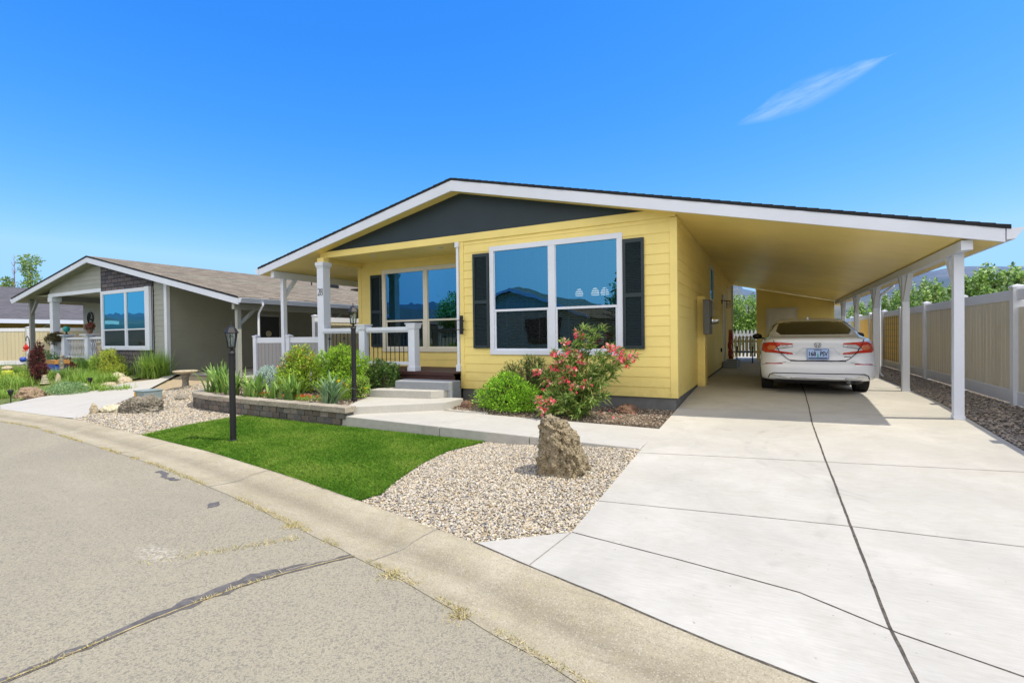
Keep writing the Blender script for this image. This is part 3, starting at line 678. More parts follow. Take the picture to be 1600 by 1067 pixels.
# downspouts
def downspout(parent,x,y,z0,z1,side,mat='white',xo=.25):
    mb=MB(); mb.tube([(x+side*xo,y,z1),(x+side*xo,y,z1-.08),(x+side*.03,y,z1-.30),(x,y,z1-.42),(x,y,z0+.12),(x+side*.06,y,z0+.03)],.036,4); return mb.build('downspout',M[mat],parent)
downspout(house,2.44,15.2,-.02,rt(XR)-.12,1,xo=.28)
# left patio beam and posts
bl=2.74
mb=MB(); mb.box(-11.56,8.42,bl,-11.44,YE-.3,rt(-11.5)-TH+.03); mb.build('patio_beam',M['white'],house)
for i,y in enumerate((8.75,12.4,16.1)):
    mb=MB(); mb.box(-11.555,y-.055,-.1,-11.445,y+.055,bl); p=mb.build('patio_post',M['white'],house,bevel=.005)
    MB().extrude_x([(y+.05,bl-.50),(y+.05,bl-.36),(y+.30,bl-.001),(y+.42,bl-.001)],-11.54,-11.46).build('brace',M['white'],p)
# porch column with its number
mb=MB(); mb.box(-9.93,8.50,.395,-9.71,8.72,3.0); colm=mb.build('porch_column',M['white'],house,bevel=.006)
mb=MB(); mb.box(-9.96,8.47,2.93,-9.68,8.75,3.02); mb.box(-9.945,8.485,2.89,-9.695,8.735,2.93); mb.build('capital',M['white'],colm,bevel=.004)
mb=MB(); mb.box(-9.93,8.52,3.02,-9.71,8.70,3.128); mb.build('column_block',M['yellow'],house)
def text(body,size,loc,rot,mat,parent,name,ext=.002,bold=0,local=False,sx=1,label=None):
    cu=bpy.data.curves.new(name,'FONT'); cu.body=body; cu.size=size; cu.extrude=ext; cu.align_x='CENTER'; cu.align_y='CENTER'; cu.offset=bold
    o=bpy.data.objects.new(name,cu); COL.objects.link(o); bpy.context.view_layer.update()
    me=bpy.data.meshes.new_from_object(o.evaluated_get(bpy.context.evaluated_depsgraph_get())); bpy.data.objects.remove(o); bpy.data.curves.remove(cu)
    me.transform(Matrix.Translation(loc)@rot@Matrix.Diagonal((sx,1,1,1))); me.materials.clear(); me.materials.append(mat)
    o2=link_mesh(name,me,parent,local=local)
    if label:o2['label']=label
    return o2
RX=Matrix.Rotation(PI/2,4,'X')
# house number, thick and thin strokes
def numeral28(parent):
    mb=MB(); x0,z0,h=-9.865,2.20,.17; y=8.492
    def stroke(pts,ws):
        V=[];
        for i,(p,w) in enumerate(zip(pts,ws)):
            a=Vector(pts[max(i-1,0)]);b=Vector(pts[min(i+1,len(pts)-1)]);d=(b-a).normalized();n=Vector((-d.y,d.x))
            for s in(1,-1): V.append((p[0]+n.x*w*s/2,y,p[1]+n.y*w*s/2))
        mb.add(V,[(2*i,2*i+1,2*i+3,2*i+2) for i in range(len(pts)-1)])
    # 2
    pts=[];ws=[]
    for k in range(11):
        a=math.radians(165-k*19); pts.append((x0+.036*math.cos(a),z0+h*.74+.042*math.sin(a))); ws.append(.008+.014*sst(3,8,k))
    pts+= [(x0+.016,z0+h*.36),(x0-.034,z0+.012)]; ws+=[.018,.008]; stroke(pts,ws); stroke([(x0-.04,z0+.008),(x0+.042,z0+.008)],[.02,.02])
    for cz,r,rz_ in((z0+h*.26,.036,.042),(z0+h*.76,.030,.037)):
        pts=[];ws=[]
        for k in range(25):
            a=2*PI*k/24; pts.append((x0+.098+r*math.cos(a),cz+rz_*math.sin(a))); ws.append(.008+.012*abs(math.cos(a)))
        stroke(pts,ws)
    mb.build('house_number',M['black_metal'],parent,label='black number 28')
numeral28(colm)
# white half pilaster at the right of the porch, black bracket
mb=MB(); mb.box(-5.845,8.60,.55,-5.79,8.72,3.10); mb.box(-5.865,8.58,3.02,-5.77,8.74,3.125); mb.box(-5.865,8.58,.41,-5.77,8.74,.55); mb.build('pilaster',M['white'],house,bevel=.003)
mb=MB(); mb.box(-5.70,8.46,1.19,-5.66,8.58,1.57) if False else mb.box(-5.72,8.52,1.19,-5.65,8.55,1.58)
mb.box(-5.70,8.55,1.46,-5.68,8.64,1.48); mb.box(-5.70,8.55,1.28,-5.68,8.64,1.30); mb.box(-5.86,8.515,1.475,-5.72,8.53,1.49); mb.box(-5.86,8.515,1.28,-5.72,8.53,1.295); mb.box(-5.83,8.515,1.295,-5.815,8.53,1.475)
mb.build('wall_bracket',M['black_metal'],house)
# deck
mb=MB()
for i in range(11):
    y=8.36+i*.14; mb.box(-10.05,y,.37,-5.78,y+.134,.40)
mb.box(-10.05,8.35,.335,-5.78,8.375,.372); dk=mb.build('deck',M['deck'],house)
mb=MB(); mb.box(-10.02,8.385,-.15,-5.78,8.41,.335); mb.build('skirt',M['deck'],dk)
# railing
rail=MB()
def newel(parent,x,y):
    mb=MB(); mb.box(x-.088,y-.088,.40,x+.088,y+.088,1.36); n=mb.build('newel_post',M['white'],parent,bevel=.006)
    mb=MB(); mb.box(x-.105,y-.105,.40,x+.105,y+.105,.50); mb.build('newel_base',M['white'],n,bevel=.006); mb=MB(); mb.box(x-.112,y-.112,1.33,x+.112,y+.112,1.37); mb.box(x-.14,y-.14,1.425,x+.14,y+.14,1.45); mb.box(x-.122,y-.122,1.37,x+.122,y+.122,1.425); mb.build('newel_cap',M['white'],n,bevel=.006)
    return n
newel(house,-6.92,8.50); newel(house,-8.38,8.50)
for i,(xa,xb) in enumerate(((-9.71,-8.475),(-8.285,-7.015))):
    mb=MB(); mb.box(xa,8.44,1.29,xb,8.56,1.375); mb.box(xa,8.465,1.255,xb,8.535,1.29); r=mb.build('top_rail',M['white'],house,bevel=.005); MB().box(xa,8.46,.53,xb,8.54,.60).build('bottom_rail',M['white'],house,bevel=.005)
    mb=MB(); nb=10
    for k in range(nb):
        x=xa+(xb-xa)*(k+.5)/nb; mb.tube([(x,8.5,.60),(x,8.5,1.255)],.0095,6)
        if k%4==1: mb.box(x-.05,8.495,1.12,x+.05,8.505,1.135); mb.box(x-.012,8.488,1.10,x+.012,8.512,1.16)
    mb.build('balusters',M['black_metal'],r)
# windows and shutters
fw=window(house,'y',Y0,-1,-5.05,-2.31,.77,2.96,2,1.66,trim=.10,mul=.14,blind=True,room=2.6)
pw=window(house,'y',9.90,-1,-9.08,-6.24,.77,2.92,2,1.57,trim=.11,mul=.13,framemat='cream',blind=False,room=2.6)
sw=window(house,'x',-1.40,1,13.80,14.80,1.31,2.95,1,2.05,trim=.08,blind=False,room=1.5,framemat='cream')
def shutter(parent,xa,xb,z0,z1,y,nrm=-1):
    mb=MB(); fr=.05; zm=z0+(z1-z0)*.47
    for a,b,c,d in((xa,xa+fr,z0,z1),(xb-fr,xb,z0,z1),(xa+fr,xb-fr,z0,z0+.06),(xa+fr,xb-fr,z1-.07,z1),(xa+fr,xb-fr,zm,zm+.07)): mb.box(a,y,c,b,y-.04,d)
    mb.box(xa+fr,y-.002,z0+.06,xb-fr,y-.012,z1-.07); z=z0+.07
    while z<z1-.09:
        if not(zm-.02<z<zm+.07): mb.add([(xa+fr,y-.012,z),(xb-fr,y-.012,z),(xb-fr,y-.032,z+.006),(xa+fr,y-.032,z+.006)],[(0,1,2,3)]); mb.add([(xa+fr,y-.032,z+.006),(xb-fr,y-.032,z+.006),(xb-fr,y-.012,z+.024),(xa+fr,y-.012,z+.024)],[(0,1,2,3)])
        z+=.028
    return mb.build('shutter',M['shutter'],parent)
shutter(house,-5.44,-5.06,.90,2.84,Y0-.012); shutter(house,-2.30,-1.93,.89,2.83,Y0-.012); shutter(house,-9.47,-9.10,.90,2.80,9.89)
# pilaster and electric meter on the side wall
mb=MB(); mb.box(-1.40,11.30,.0,-1.24,11.75,1.95); mb.build('meter_chase',M['yellow'],house,bevel=.004)
mb=MB(); mb.box(-1.24,11.0,1.13,-1.12,11.6,1.84); mb.box(-1.25,10.98,1.84,-1.11,11.62,1.86); em=mb.build('electric_panel',M['grey_metal'],house,bevel=.006)
MB().lathe([(.085,0),(.085,.05),(.07,.06),(.07,.13),(.05,.15)],(-1.12,11.35,1.42),20,'x').build('meter',M['chrome'],em,smooth=True)
# side door, lamp, socket, rear corner trim
mb=MB(); mb.box(-1.40,17.62,.15,-1.365,17.72,2.42); mb.box(-1.40,18.58,.15,-1.365,18.68,2.42); mb.box(-1.40,17.62,2.32,-1.36,18.68,2.42); d=mb.build('door_frame',M['cream'],house)
mb=MB(); mb.box(-1.42,17.72,.15,-1.40,18.58,2.32); mb.build('door',M['sheet'],house)
mb=MB(); mb.box(-1.40,17.36,2.10,-1.37,17.46,2.24); mb.bar((-1.37,17.4,2.2),(-1.22,17.4,2.2),.02,.02)
for sx_,sy in((-.05,-.05),(.05,-.05),(.05,.05),(-.05,.05)): mb.bar((-1.19+sx_,17.4+sy,1.98),(-1.19+sx_,17.4+sy,2.18),.012,.012,(1,0,0))
mb.box(-1.25,17.34,2.18,-1.13,17.46,2.2); mb.box(-1.25,17.34,1.97,-1.13,17.46,1.98); wl=mb.build('wall_lamp',M['black_metal'],house)
mb=MB(); mb.lathe([(.02,2.02),(.035,2.06),(.03,2.12),(.015,2.16)],(-1.19,17.4,0),10).build('bulb',M['lampwhite'],wl,smooth=True)
mb=MB(); mb.box(-1.39,16.9,.55,-1.35,17.0,.67); mb.build('wall_socket',M['black_metal'],house)
mb=MB(); mb.box(-1.40,22.1,.05,-1.33,22.2,3.1); mb.build('rear_trim',M['cream'],house)
# plumbing vents are hidden from here.
# pendant lamps seen through the front window
for i,x in enumerate([at(u_,462,y=10.2).x for u_ in (905,930,945)]):
    lb=('leftmost','middle','rightmost')[i]
    p=thing('pendant_lamp','%s of three white dome pendant lamps behind the front window'%lb,'lamp',(x,10.2,2.0),group='pendant lamps inside the front window')
    MB().lathe([(.02,.16),(.055,.13),(.08,.08),(.09,.02),(.08,.0)],(x,10.2,2.0),16).build('shade',M['lampglow'],p,smooth=True)
    MB().tube([(x,10.2,2.16),(x,10.2,3.05)],.006,6).build('cord',M['black_metal'],p)
# ------------------------------------------------------------------ storage shed at the back of the carport
shed=thing('storage_shed','yellow storage shed closing the back end of the carport','shed',(.9,22.5,0))
mb=MB(); YS=22.45; xa,xb=-.47,2.20
mb.add([(xa,YS,.0),(xb,YS,.0),(xb,YS,rt(xb)-TH+.0),(xa,YS,rt(xa)-TH)],[(0,1,2,3)]); mb.add([(xa,YS,0),(xa,YS+2.4,0),(xa,YS+2.4,rt(xa)-TH),(xa,YS,rt(xa)-TH)],[(0,1,2,3)]); mb.add([(xb,YS,0),(xb,YS+2.4,0),(xb,YS+2.4,rt(xb)-TH),(xb,YS,rt(xb)-TH)],[(0,1,2,3)])
mb.add([(xa-.05,YS-.02,rt(xa)-TH+.01),(xb+.4,YS-.02,rt(xb+.4)-TH+.01),(xb+.4,YS+2.6,rt(xb+.4)-TH+.01),(xa-.05,YS+2.6,rt(xa)-TH+.01)],[(0,1,2,3)])
mb.build('wall',M['yellow_soffit'],shed)
mb=MB(); mb.box(xa-.01,YS-.02,0,xa+.08,YS,rt(xa)-TH-.01); mb.build('corner_board',M['yellow_soffit'],shed); mb=MB(); mb.box(xb-.1,YS-.02,0,xb,YS,rt(xb)-TH-.01); mb.build('corner_board',M['yellow_soffit'],shed)
mb=MB(); dx0,dx1=-.13,.98
mb.box(dx0,YS-.03,.0,dx0+.09,YS,2.13); mb.box(dx1-.09,YS-.03,.0,dx1,YS,2.13); mb.box(dx0,YS-.032,2.05,dx1,YS,2.14); df=mb.build('door_frame',M['cream'],shed)
mb=MB(); mb.box(dx0+.09,YS-.012,0,dx1-.09,YS,2.05)
for a,b in((.18,.48),(.60,.90)):
    for z0,z1 in((.25,.95),(1.1,1.5),(1.6,1.92)):
        mb.box(dx0+a-.0,YS-.022,z0,dx0+b-.05,YS-.012,z1)
dd=mb.build('door',M['sheet'],shed,bevel=.004)
MB().lathe([(.03,0),(.03,-.05),(.015,-.06)],(dx1-.16,YS-.012,1.0),12,'y').build('handle',M['chrome'],dd,smooth=True)
# concrete step under the side door, hose, chair
MB().box(-1.36,17.25,0,-.93,18.9,.22).build('door_step',M['stepgrey'],bevel=.01); o=bpy.data.objects['door_step']; tag(o,'small grey concrete step against the side door','step')
mb=MB()
for k in range(14):
    x=-1.20+.12*noise.noise((k,1,1)); y=18.4+.25*noise.noise((k,7,3)); pts=[]
    for j in range(9):
        z=.26+(1.0-.05*(k%3))*j/8; sw_=.10*(1-j/8)
        pts.append((x+sw_*noise.noise((k*3,j*.4,0))*1.6+.03*(k%4-1.5),y+sw_*(k%5-2)*.4,z))
    mb.tube(pts,.014,5)
tag(mb.build('garden_hose',M.setdefault('hose',paint('red hose',(.38,.05,.025),.5,.1)),smooth=True),'red garden hose hanging in loops beside the side door','hose')
ch=thing('patio_chair','dark metal patio chair standing past the side door','chair',(-.85,20.6,0))
for sx_ in(-1,1):
    x=-.85+.27*sx_
    MB().tube([(x,20.25,.02),(x,20.95,.02),(x,20.95,.62),(x,20.3,.64),(x,20.25,.60),(x,20.25,.02)],.016,6).build('arm_frame',M['black_metal'],ch)
mb=MB(); mb.box(-1.1,20.35,.40,-.6,20.9,.43); mb.build('seat',M['black_metal'],ch); mb=MB()
mb.bar((-1.1,20.92,.43),(-1.1,21.02,.98),.025,.025); mb.bar((-.6,20.92,.43),(-.6,21.02,.98),.025,.025)
for k in range(5): mb.bar((-1.0+.075*k*1.1,20.93,.45),(-1.0+.075*k*1.1,21.02,.97),.012,.012)
mb.bar((-1.1,21.02,.97),(-.6,21.02,.97),.025,.025); mb.build('backrest',M['black_metal'],ch)
# picket fence behind
pf=thing('picket_fence','low wooden picket gate fence beyond the carport passage','fence',(-.95,24.3,0))
mb=MB()
for k in range(12):
    x=-1.85+k*.15; mb.box(x,24.3,.08,x+.085,24.32,.98); mb.add([(x,24.3,.98),(x+.085,24.3,.98),(x+.0425,24.3,1.04),(x,24.32,.98),(x+.085,24.32,.98),(x+.0425,24.32,1.04)],[(0,1,2),(5,4,3),(0,2,5,3),(1,4,5,2)])
mb.build('pickets',M['cedar'],pf); mb=MB(); mb.box(-1.9,24.32,.25,0,24.36,.34); mb.box(-1.9,24.32,.72,0,24.36,.81); mb.build('rails',M['cedar'],pf)
pf=thing('picket_fence','white picket fence standing behind the wooden one','fence',(-.95,27,0))
mb=MB()
for k in range(14):
    x=-2.2+k*.17; mb.box(x,27,.08,x+.09,27.02,1.22); mb.add([(x,27,1.22),(x+.09,27,1.22),(x+.045,27,1.32),(x,27.02,1.22),(x+.09,27.02,1.22),(x+.045,27.02,1.32)],[(0,1,2),(5,4,3),(0,2,5,3),(1,4,5,2)])
mb.build('pickets',M['vinylwhite'],pf); mb=MB(); mb.box(-2.2,27.02,.85,.2,27.06,1.1); mb.box(-2.2,27.02,.2,.2,27.06,.3); mb.build('rails',M['vinylwhite'],pf)
# ------------------------------------------------------------------ lamp posts
def lamp_post(x,y,z,label):
    t=thing('lamp_post',label,'lamp post',(x,y,z),group='black lamp posts in the front garden')
    MB().lathe([(.06,-.02),(.06,.02),(.044,.03),(.044,1.33),(.05,1.335),(.05,1.36),(.035,1.385),(.018,1.40),(.018,1.435),(.03,1.44)],(x,y,z),18).build('pole',M['black_metal'],t,smooth=False)
    b0,b1=z+1.44,z+1.66; mb=MB(); n=6
    for k in range(n):
        a=2*PI*k/n+.3; mb.bar((x+.05*math.cos(a),y+.05*math.sin(a),b0),(x+.082*math.cos(a),y+.082*math.sin(a),b1),.012,.012)
    mb.lathe([(.02,-.012),(.055,-.004),(.06,.008),(.05,.012)],(x,y,b0),n); mb.lathe([(.088,0),(.105,.006),(.1,.018),(.06,.085),(.03,.105),(.028,.115),(.012,.125),(.008,.15),(.014,.158),(.004,.175),(.003,.19)],(x,y,b1),n)
    l=mb.build('lantern',M['black_metal'],t)
    mb=MB()
    for k in range(n):
        a=2*PI*k/n+.3;c=2*PI*(k+1)/n+.3
        mb.add([(x+.047*math.cos(a),y+.047*math.sin(a),b0+.01),(x+.047*math.cos(c),y+.047*math.sin(c),b0+.01),(x+.079*math.cos(c),y+.079*math.sin(c),b1),(x+.079*math.cos(a),y+.079*math.sin(a),b1)],[(0,1,2,3)])
    mb.build('glass_panes',M['lampglass'],l)
    MB().lathe([(.014,.02),(.016,.07),(.026,.11),(.02,.15),(.006,.17)],(x,y,b0),10).build('bulb',M['lampwhite'],l,smooth=True)
lamp_post(-7.32,4.64,G(-7.32,4.64),'black lamp post standing on the green turf')
lamp_post(-7.03,6.85,-.03,'black lamp post rising from the planter beside the shrub')
# ------------------------------------------------------------------ block retaining wall
path=[(-6.57,6.17),(-7.6,6.20),(-8.8,6.23),(-9.9,6.28),(-10.8,6.34),(-11.5,6.50),(-12.0,6.80),(-12.3,7.25),(-12.42,7.9),(-12.35,8.7)]
def resample(path,step):
    out=[];L=0;pts=[Vector(p) for p in path];segs=[(a,b) for a,b in zip(pts[:-1],pts[1:])];tot=sum((b-a).length for a,b in segs);d=0
    while d<tot:
        r=d
        for a,b in segs:
            l=(b-a).length
            if r<=l: out.append(a.lerp(b,r/l)); break
            r-=l
        d+=step
    return out
pts=resample(path,.205); pts2=resample(path,.1025)
wall=MB(); 
def blk(mb,c,dirv,L,D,z0,z1,jit=.006):
    d=dirv.normalized(); n=Vector((d.y,-d.x)); vs=[]
    for z in(z0,z1):
        for i,j in((-1,-1),(1,-1),(1,1),(-1,1)):
            p=c+d*(i*L/2)+n*(j*D/2); vs.append((p.x+random.uniform(-jit,jit),p.y+random.uniform(-jit,jit),z+random.uniform(-jit,jit)*.4))
    mb.add(vs,[(0,3,2,1),(4,5,6,7),(0,1,5,4),(1,2,6,5),(2,3,7,6),(3,0,4,7)])
zr=[-.46,-.355,-.25,-.145,-.085]
for r in range(3):
    for i in range(len(pts)-1):
        k=2*i+(r%2); 
        if k+1>=len(pts2): continue
        c=pts2[k]; nx_=pts2[min(k+1,len(pts2)-1)]-pts2[max(k-1,0)]
        g=random.uniform(.7,1.15); wall.col=random.choice([(.20*g,.185*g,.17*g),(.24*g,.215*g,.185*g),(.165*g,.16*g,.155*g),(.22*g,.185*g,.155*g)])
        blk(wall,c,nx_,.198,.2+random.uniform(-.01,.02),zr[r]+.003,zr[r+1]-.001)
pts=resample(path,.30)
for i in range(len(pts)):
    nx_=pts[min(i+1,len(pts)-1)]-pts[max(i-1,0)]; g=random.uniform(.9,1.1); wall.col=(.46*g,.41*g,.33*g); blk(wall,pts[i],nx_,.296,.245,-.143,-.045,.008)
o=wall.build('retaining_wall',M['block'],color=True,bevel=.006); tag(o,'curved low retaining wall of weathered concrete blocks around the planter','retaining wall')
bedpoly=[(-6.6,6.25),(-8.8,6.32),(-10.8,6.46),(-11.7,6.75),(-12.15,7.4),(-12.25,7.9),(-12.2,8.75),(-10.0,8.75),(-10.0,9.2),(-10.0,8.38),(-7.3,8.38),(-7.35,7.6)]
sheet('planting_bed',bedpoly,lambda x,y:-.085+.05*sst(6.3,8,y)+.02*noise.noise((x*2,y*2,0)),.2,M['soil'])
pebbles('mulch','bark mulch and chips on top of the raised planter',bedpoly,6500,.010,.026,PM,lambda x,y:-.08+.05*sst(6.3,8,y),0)
# ================================================================== THE CAR
def build_car():
    car=thing('car','white four door sedan parked nose in under the carport, rear licence plate 168 PSV','car',(.765,10.38,0.0),math.radians(1.2))
    M['carpaint']=paint('white car paint',(.72,.76,.85),.22,.01,1,.0,5,spec=.5,coat=.6)
    M['blackchrome']=paint('badge chrome',(.32,.33,.35),.25,.02,3,0,metal=1)
    M['tire']=paint('tyre rubber',(.018,.018,.019),.8,.1,10,.3,60)
    M['redlens']=paint('red lens',(.50,.022,.008),.12,.05,9,.05,40,coat=.8)
    M['amber']=paint('orange lens',(.55,.16,.06),.15,.05,9,.05,40,coat=.8)
    M['clearlens']=paint('clear lens',(.55,.57,.62),.12,.15,40,.2,60,coat=.8)
    M['darkglass']=paint('tinted glass',(.018,.015,.012),.04,.02,3,0,5,spec=.9)
    M['blackplastic']=paint('black plastic',(.012,.012,.013),.4,.05,3,.05)
    M['plate']=paint('plate blue',(.42,.58,.92),.4,.03,20,.0)
    M['plateframe']=paint('plate frame',(.18,.3,.6),.3,.03)
    M['ink']=paint('plate ink',(.01,.012,.06),.5,.03)
    M['teal']=paint('plate tree',(.02,.42,.33),.5,.03)
    # ---- level-set loft
    #     z,    w,    yr,   yf,  corner exp, bow
    LV=[(.19,.78,.62,4.60),(.225,.84,.40,4.75),(.255,.88,.16,4.82),(.28,.895,.045,4.84),(.31,.90,.014,4.85),(.36,.908,.0,4.87),(.42,.913,-.004,4.88),(.50,.918,.0,4.88),(.555,.920,.008,4.87),(.575,.918,.022,4.87),
        (.62,.915,.045,4.86),(.68,.912,.062,4.84),(.74,.910,.072,4.80),(.765,.909,.062,4.78),(.80,.905,.05,4.74),(.86,.896,.045,4.62),(.92,.878,.042,4.35),(.955,.862,.042,4.0),(.985,.845,.045,3.75),(1.01,.825,.055,3.62),
        (1.028,.80,.078,3.55),(1.040,.785,.14,3.50),(1.052,.775,.26,3.45),(1.066,.768,.40,3.40),(1.083,.762,.53,3.34),(1.10,.757,.60,3.29),(1.15,.745,.74,3.16),(1.21,.728,.92,3.00),(1.27,.708,1.12,2.84),(1.33,.682,1.34,2.68),
        (1.375,.652,1.56,2.55),(1.405,.618,1.76,2.46),(1.425,.57,1.95,2.38),(1.44,.50,2.1,2.33),(1.449,.38,2.16,2.28),(1.453,.2,2.2,2.24)]
    ts=[math.sin(PI/2*x) for x in np.linspace(-1,1,33)]; ny=26
    def cont(z,w,yr,yf):
        up=max(0,min(1,(z-1.0)/.1)); cd=.30*(1-up)+.22*up; bw=.075*(1-up)+.10*up
        cd=min(cd,(yf-yr)*.3); bw=min(bw,(yf-yr)*.2)
        pts=[]
        for t in ts: pts.append((w*t*(1-.02*up),yr+bw*t*t+cd*abs(t)**9,z))
        ya=yr+bw+cd; fb=.16*min(1,(yf-yr)/3); fc=min(.75,(yf-yr)*.25); yb=yf-fb-fc
        for i in range(1,ny):
            y=ya+(yb-ya)*i/ny; pts.append((w*(1-.03*(abs((y-2.4))/2.4)**3*(1-up)),y,z))
        for t in ts[::-1]: pts.append((w*t*.97,yf-fb*t*t-fc*abs(t)**5,z))
        for i in range(ny-1,0,-1):
            y=ya+(yb-ya)*i/ny; pts.append((-w*(1-.03*(abs((y-2.4))/2.4)**3*(1-up)),y,z))
        return pts
    V=[];n=None
    for L in LV:
        c=cont(*L); n=len(c); V+=c
    F=[]
    for i in range(len(LV)-1):
        for k in range(n): F.append((i*n+k,i*n+(k+1)%n,(i+1)*n+(k+1)%n,(i+1)*n+k))
    F.append(tuple(range(n-1,-1,-1))); F.append(tuple(range((len(LV)-1)*n,len(LV)*n)))
    mb=MB(); mb.add(V,F); body=mb.build('body',M['carpaint'],car,smooth=True,local=True)
    bm=bmesh.new(); bm.from_mesh(body.data); bmesh.ops.triangulate(bm,faces=bm.faces); tree=BVHTree.FromBMesh(bm); bm.free()
    # wheel openings cut with boolean
    for y in(1.08,3.88):
        c=MB(); c.lathe([(.355,-1.2),(.355,1.2)],(0,y,.335),40,'x'); me=bpy.data.meshes.new('cut'); me.from_pydata(c.v,[],c.f)
        bmm=bmesh.new(); bmm.from_mesh(me); bmesh.ops.recalc_face_normals(bmm,faces=bmm.faces); bmm.to_mesh(me); bmm.free()
        cu=bpy.data.objects.new('cut',me); COL.objects.link(cu); cu.matrix_world=Matrix.Translation((.765,10.38,0))@Matrix.Rotation(math.radians(1.2),4,'Z')
        md=body.modifiers.new('b','BOOLEAN'); md.object=cu; md.operation='DIFFERENCE'; md.solver='EXACT'
    bpy.context.view_layer.update()
    me=bpy.data.meshes.new_from_object(body.evaluated_get(bpy.context.evaluated_depsgraph_get())); body.modifiers.clear(); body.data=me
    for o in [o for o in bpy.data.objects if o.name.startswith('cut')]: bpy.data.objects.remove(o)
    if not me.materials: me.materials.append(M['carpaint'])
    # ---- decals: shapes in rear view projected on the body
    def decal(name,polys,mat,parent=car,off=.005,thick=.012,axis='y',side=1,step=.035,smooth=True,label=None):
        bm=bmesh.new()
        for poly in polys:
            f=bm.faces.new([bm.verts.new((p[0],0,p[1]) if axis=='y' else (0,p[0],p[1])) for p in poly]); f.normal_update(); bmesh.ops.triangulate(bm,faces=[f])
        ax0=0 if axis=='y' else 1
        for a_ in(ax0,2):
            vals=[v.co[a_] for v in bm.verts]; k=math.floor(min(vals)/step)*step+step
            while k<max(vals):
                co=[0,0,0];no=[0,0,0];co[a_]=k;no[a_]=1
                bmesh.ops.bisect_plane(bm,geom=bm.verts[:]+bm.edges[:]+bm.faces[:],plane_co=co,plane_no=no); k+=step
        for v in bm.verts:
            if axis=='y':
                h=tree.ray_cast(Vector((v.co.x,-3,v.co.z)),Vector((0,1,0)))
                if h[0] is None: h=tree.find_nearest(Vector((v.co.x,.4,v.co.z)))
            else:
                h=tree.ray_cast(Vector((3*side,v.co.y,v.co.z)),Vector((-side,0,0)))
                if h[0] is None: h=tree.find_nearest(Vector((.9*side,v.co.y,v.co.z)))
            nn_=h[1]; 
            if (nn_.y>0 if axis=='y' else nn_.x*side<0): nn_=-nn_
            v.co=h[0]+nn_*off
        bmesh.ops.recalc_face_normals(bm,faces=bm.faces)
        tot=sum((f.normal.y if axis=='y' else -side*f.normal.x)*f.calc_area() for f in bm.faces)
        if tot>0: bmesh.ops.reverse_faces(bm,faces=bm.faces)
        me=bpy.data.meshes.new(name); bm.to_mesh(me); bm.free(); me.materials.append(mat)
        if smooth: me.polygons.foreach_set('use_smooth',[True]*len(me.polygons))
        o=link_mesh(name,me,parent,local=True)
        if label:o['label']=label
        md=o.modifiers.new('s','SOLIDIFY'); md.thickness=thick; md.offset=-1
        return o
    def mir(p): return [(-x,z) for x,z in p][::-1]
    def strip(pts,w):
        polys=[]
        for a,b in zip(pts[:-1],pts[1:]):
            a=Vector(a);b=Vector(b);d=(b-a).normalized();n_=Vector((-d.y,d.x))*w/2; e=d*w*.3
            polys.append([tuple(a-n_-e),tuple(b-n_+e),tuple(b+n_+e),tuple(a+n_-e)])
        return polys
    # rear window
    rw=[(-.575,1.112),(-.555,1.100),(.555,1.100),(.575,1.112),(.632,1.165),(.630,1.19),(.575,1.315),(.545,1.345),(.45,1.362),(.2,1.372),(-.2,1.372),(-.45,1.362),(-.545,1.345),(-.575,1.315),(-.630,1.19),(-.632,1.165)]
    decal('rear_window',[rw],M['darkglass'],off=.004)
    # side glazing
    for s in(-1,1):
        decal('side_window',[[(.98,1.035),(3.25,1.035),(2.62,1.345),(2.05,1.375),(1.55,1.345),(1.15,1.20)]],M['darkglass'],axis='x',side=s,off=.004,step=.08)
        [decal('door_seam',strip(q,.008),M['blackplastic'],axis='x',side=s,off=.0015,thick=.004,step=.1) for q in ([(2.28,.30),(2.25,1.03)],[(1.32,.45),(1.25,.75),(1.35,1.03)],[(3.3,.3),(3.3,.98)])]
        decal('window_trim',strip([(.98,1.03),(3.3,1.03)],.012),M['chrome'],axis='x',side=s,off=.008,thick=.01,step=.1)
        decal('side_sill',[[(1.48,.215),(3.48,.215),(3.46,.27),(1.5,.27)]],M['blackplastic'],axis='x',side=s,off=.006,step=.1)
    # tail lights : C shape
    outer=[(.385,.918),(.398,.944),(.62,.962),(.74,.964),(.865,.950),(.888,.90),(.886,.80),(.84,.776),(.70,.770),(.392,.742),(.385,.752),(.40,.772),(.60,.802),(.685,.818),(.655,.868),(.58,.914)]
    inner=[(.44,.872),(.46,.908),(.585,.910),(.652,.862),(.675,.838),(.50,.858)]
    amber=[(.69,.822),(.775,.822),(.80,.86),(.775,.905),(.672,.900),(.662,.868)]
    for s in(1,-1):
        f=(lambda p:p) if s>0 else mir
        tl=decal('tail_light',[f(outer)],M['redlens'],off=.010,thick=.02,step=.03)
        decal('clear_lens',[f([(.44,.868),(.50,.858),(.675,.836),(.655,.868),(.58,.912),(.46,.912)])],M['clearlens'],parent=tl,off=.006)
        decal('inner_lens',[f(amber)],M['amber'],parent=tl,off=.014,thick=.008)
        decal('black_edge',[[(x,z) for x,z in q] for q in strip([(s*.388,.90),(s*.395,.878),(s*.66,.834)],.006)],M['blackplastic'],parent=tl,off=.012,thick=.004)
        decal('reflector',[f([(.555,.560),(.84,.556),(.835,.570),(.56,.574)])],M['redlens'],off=.006)
    # trunk seam
    seam=[(-.70,.995),(-.672,.93),(-.60,.785),(-.50,.672),(-.44,.634),(-.30,.624),(.30,.624),(.44,.634),(.50,.672),(.60,.785),(.672,.93),(.70,.995)]
    decal('trunk_seam',strip(seam,.010),M['blackplastic'],off=.0125,thick=.014,step=.05)
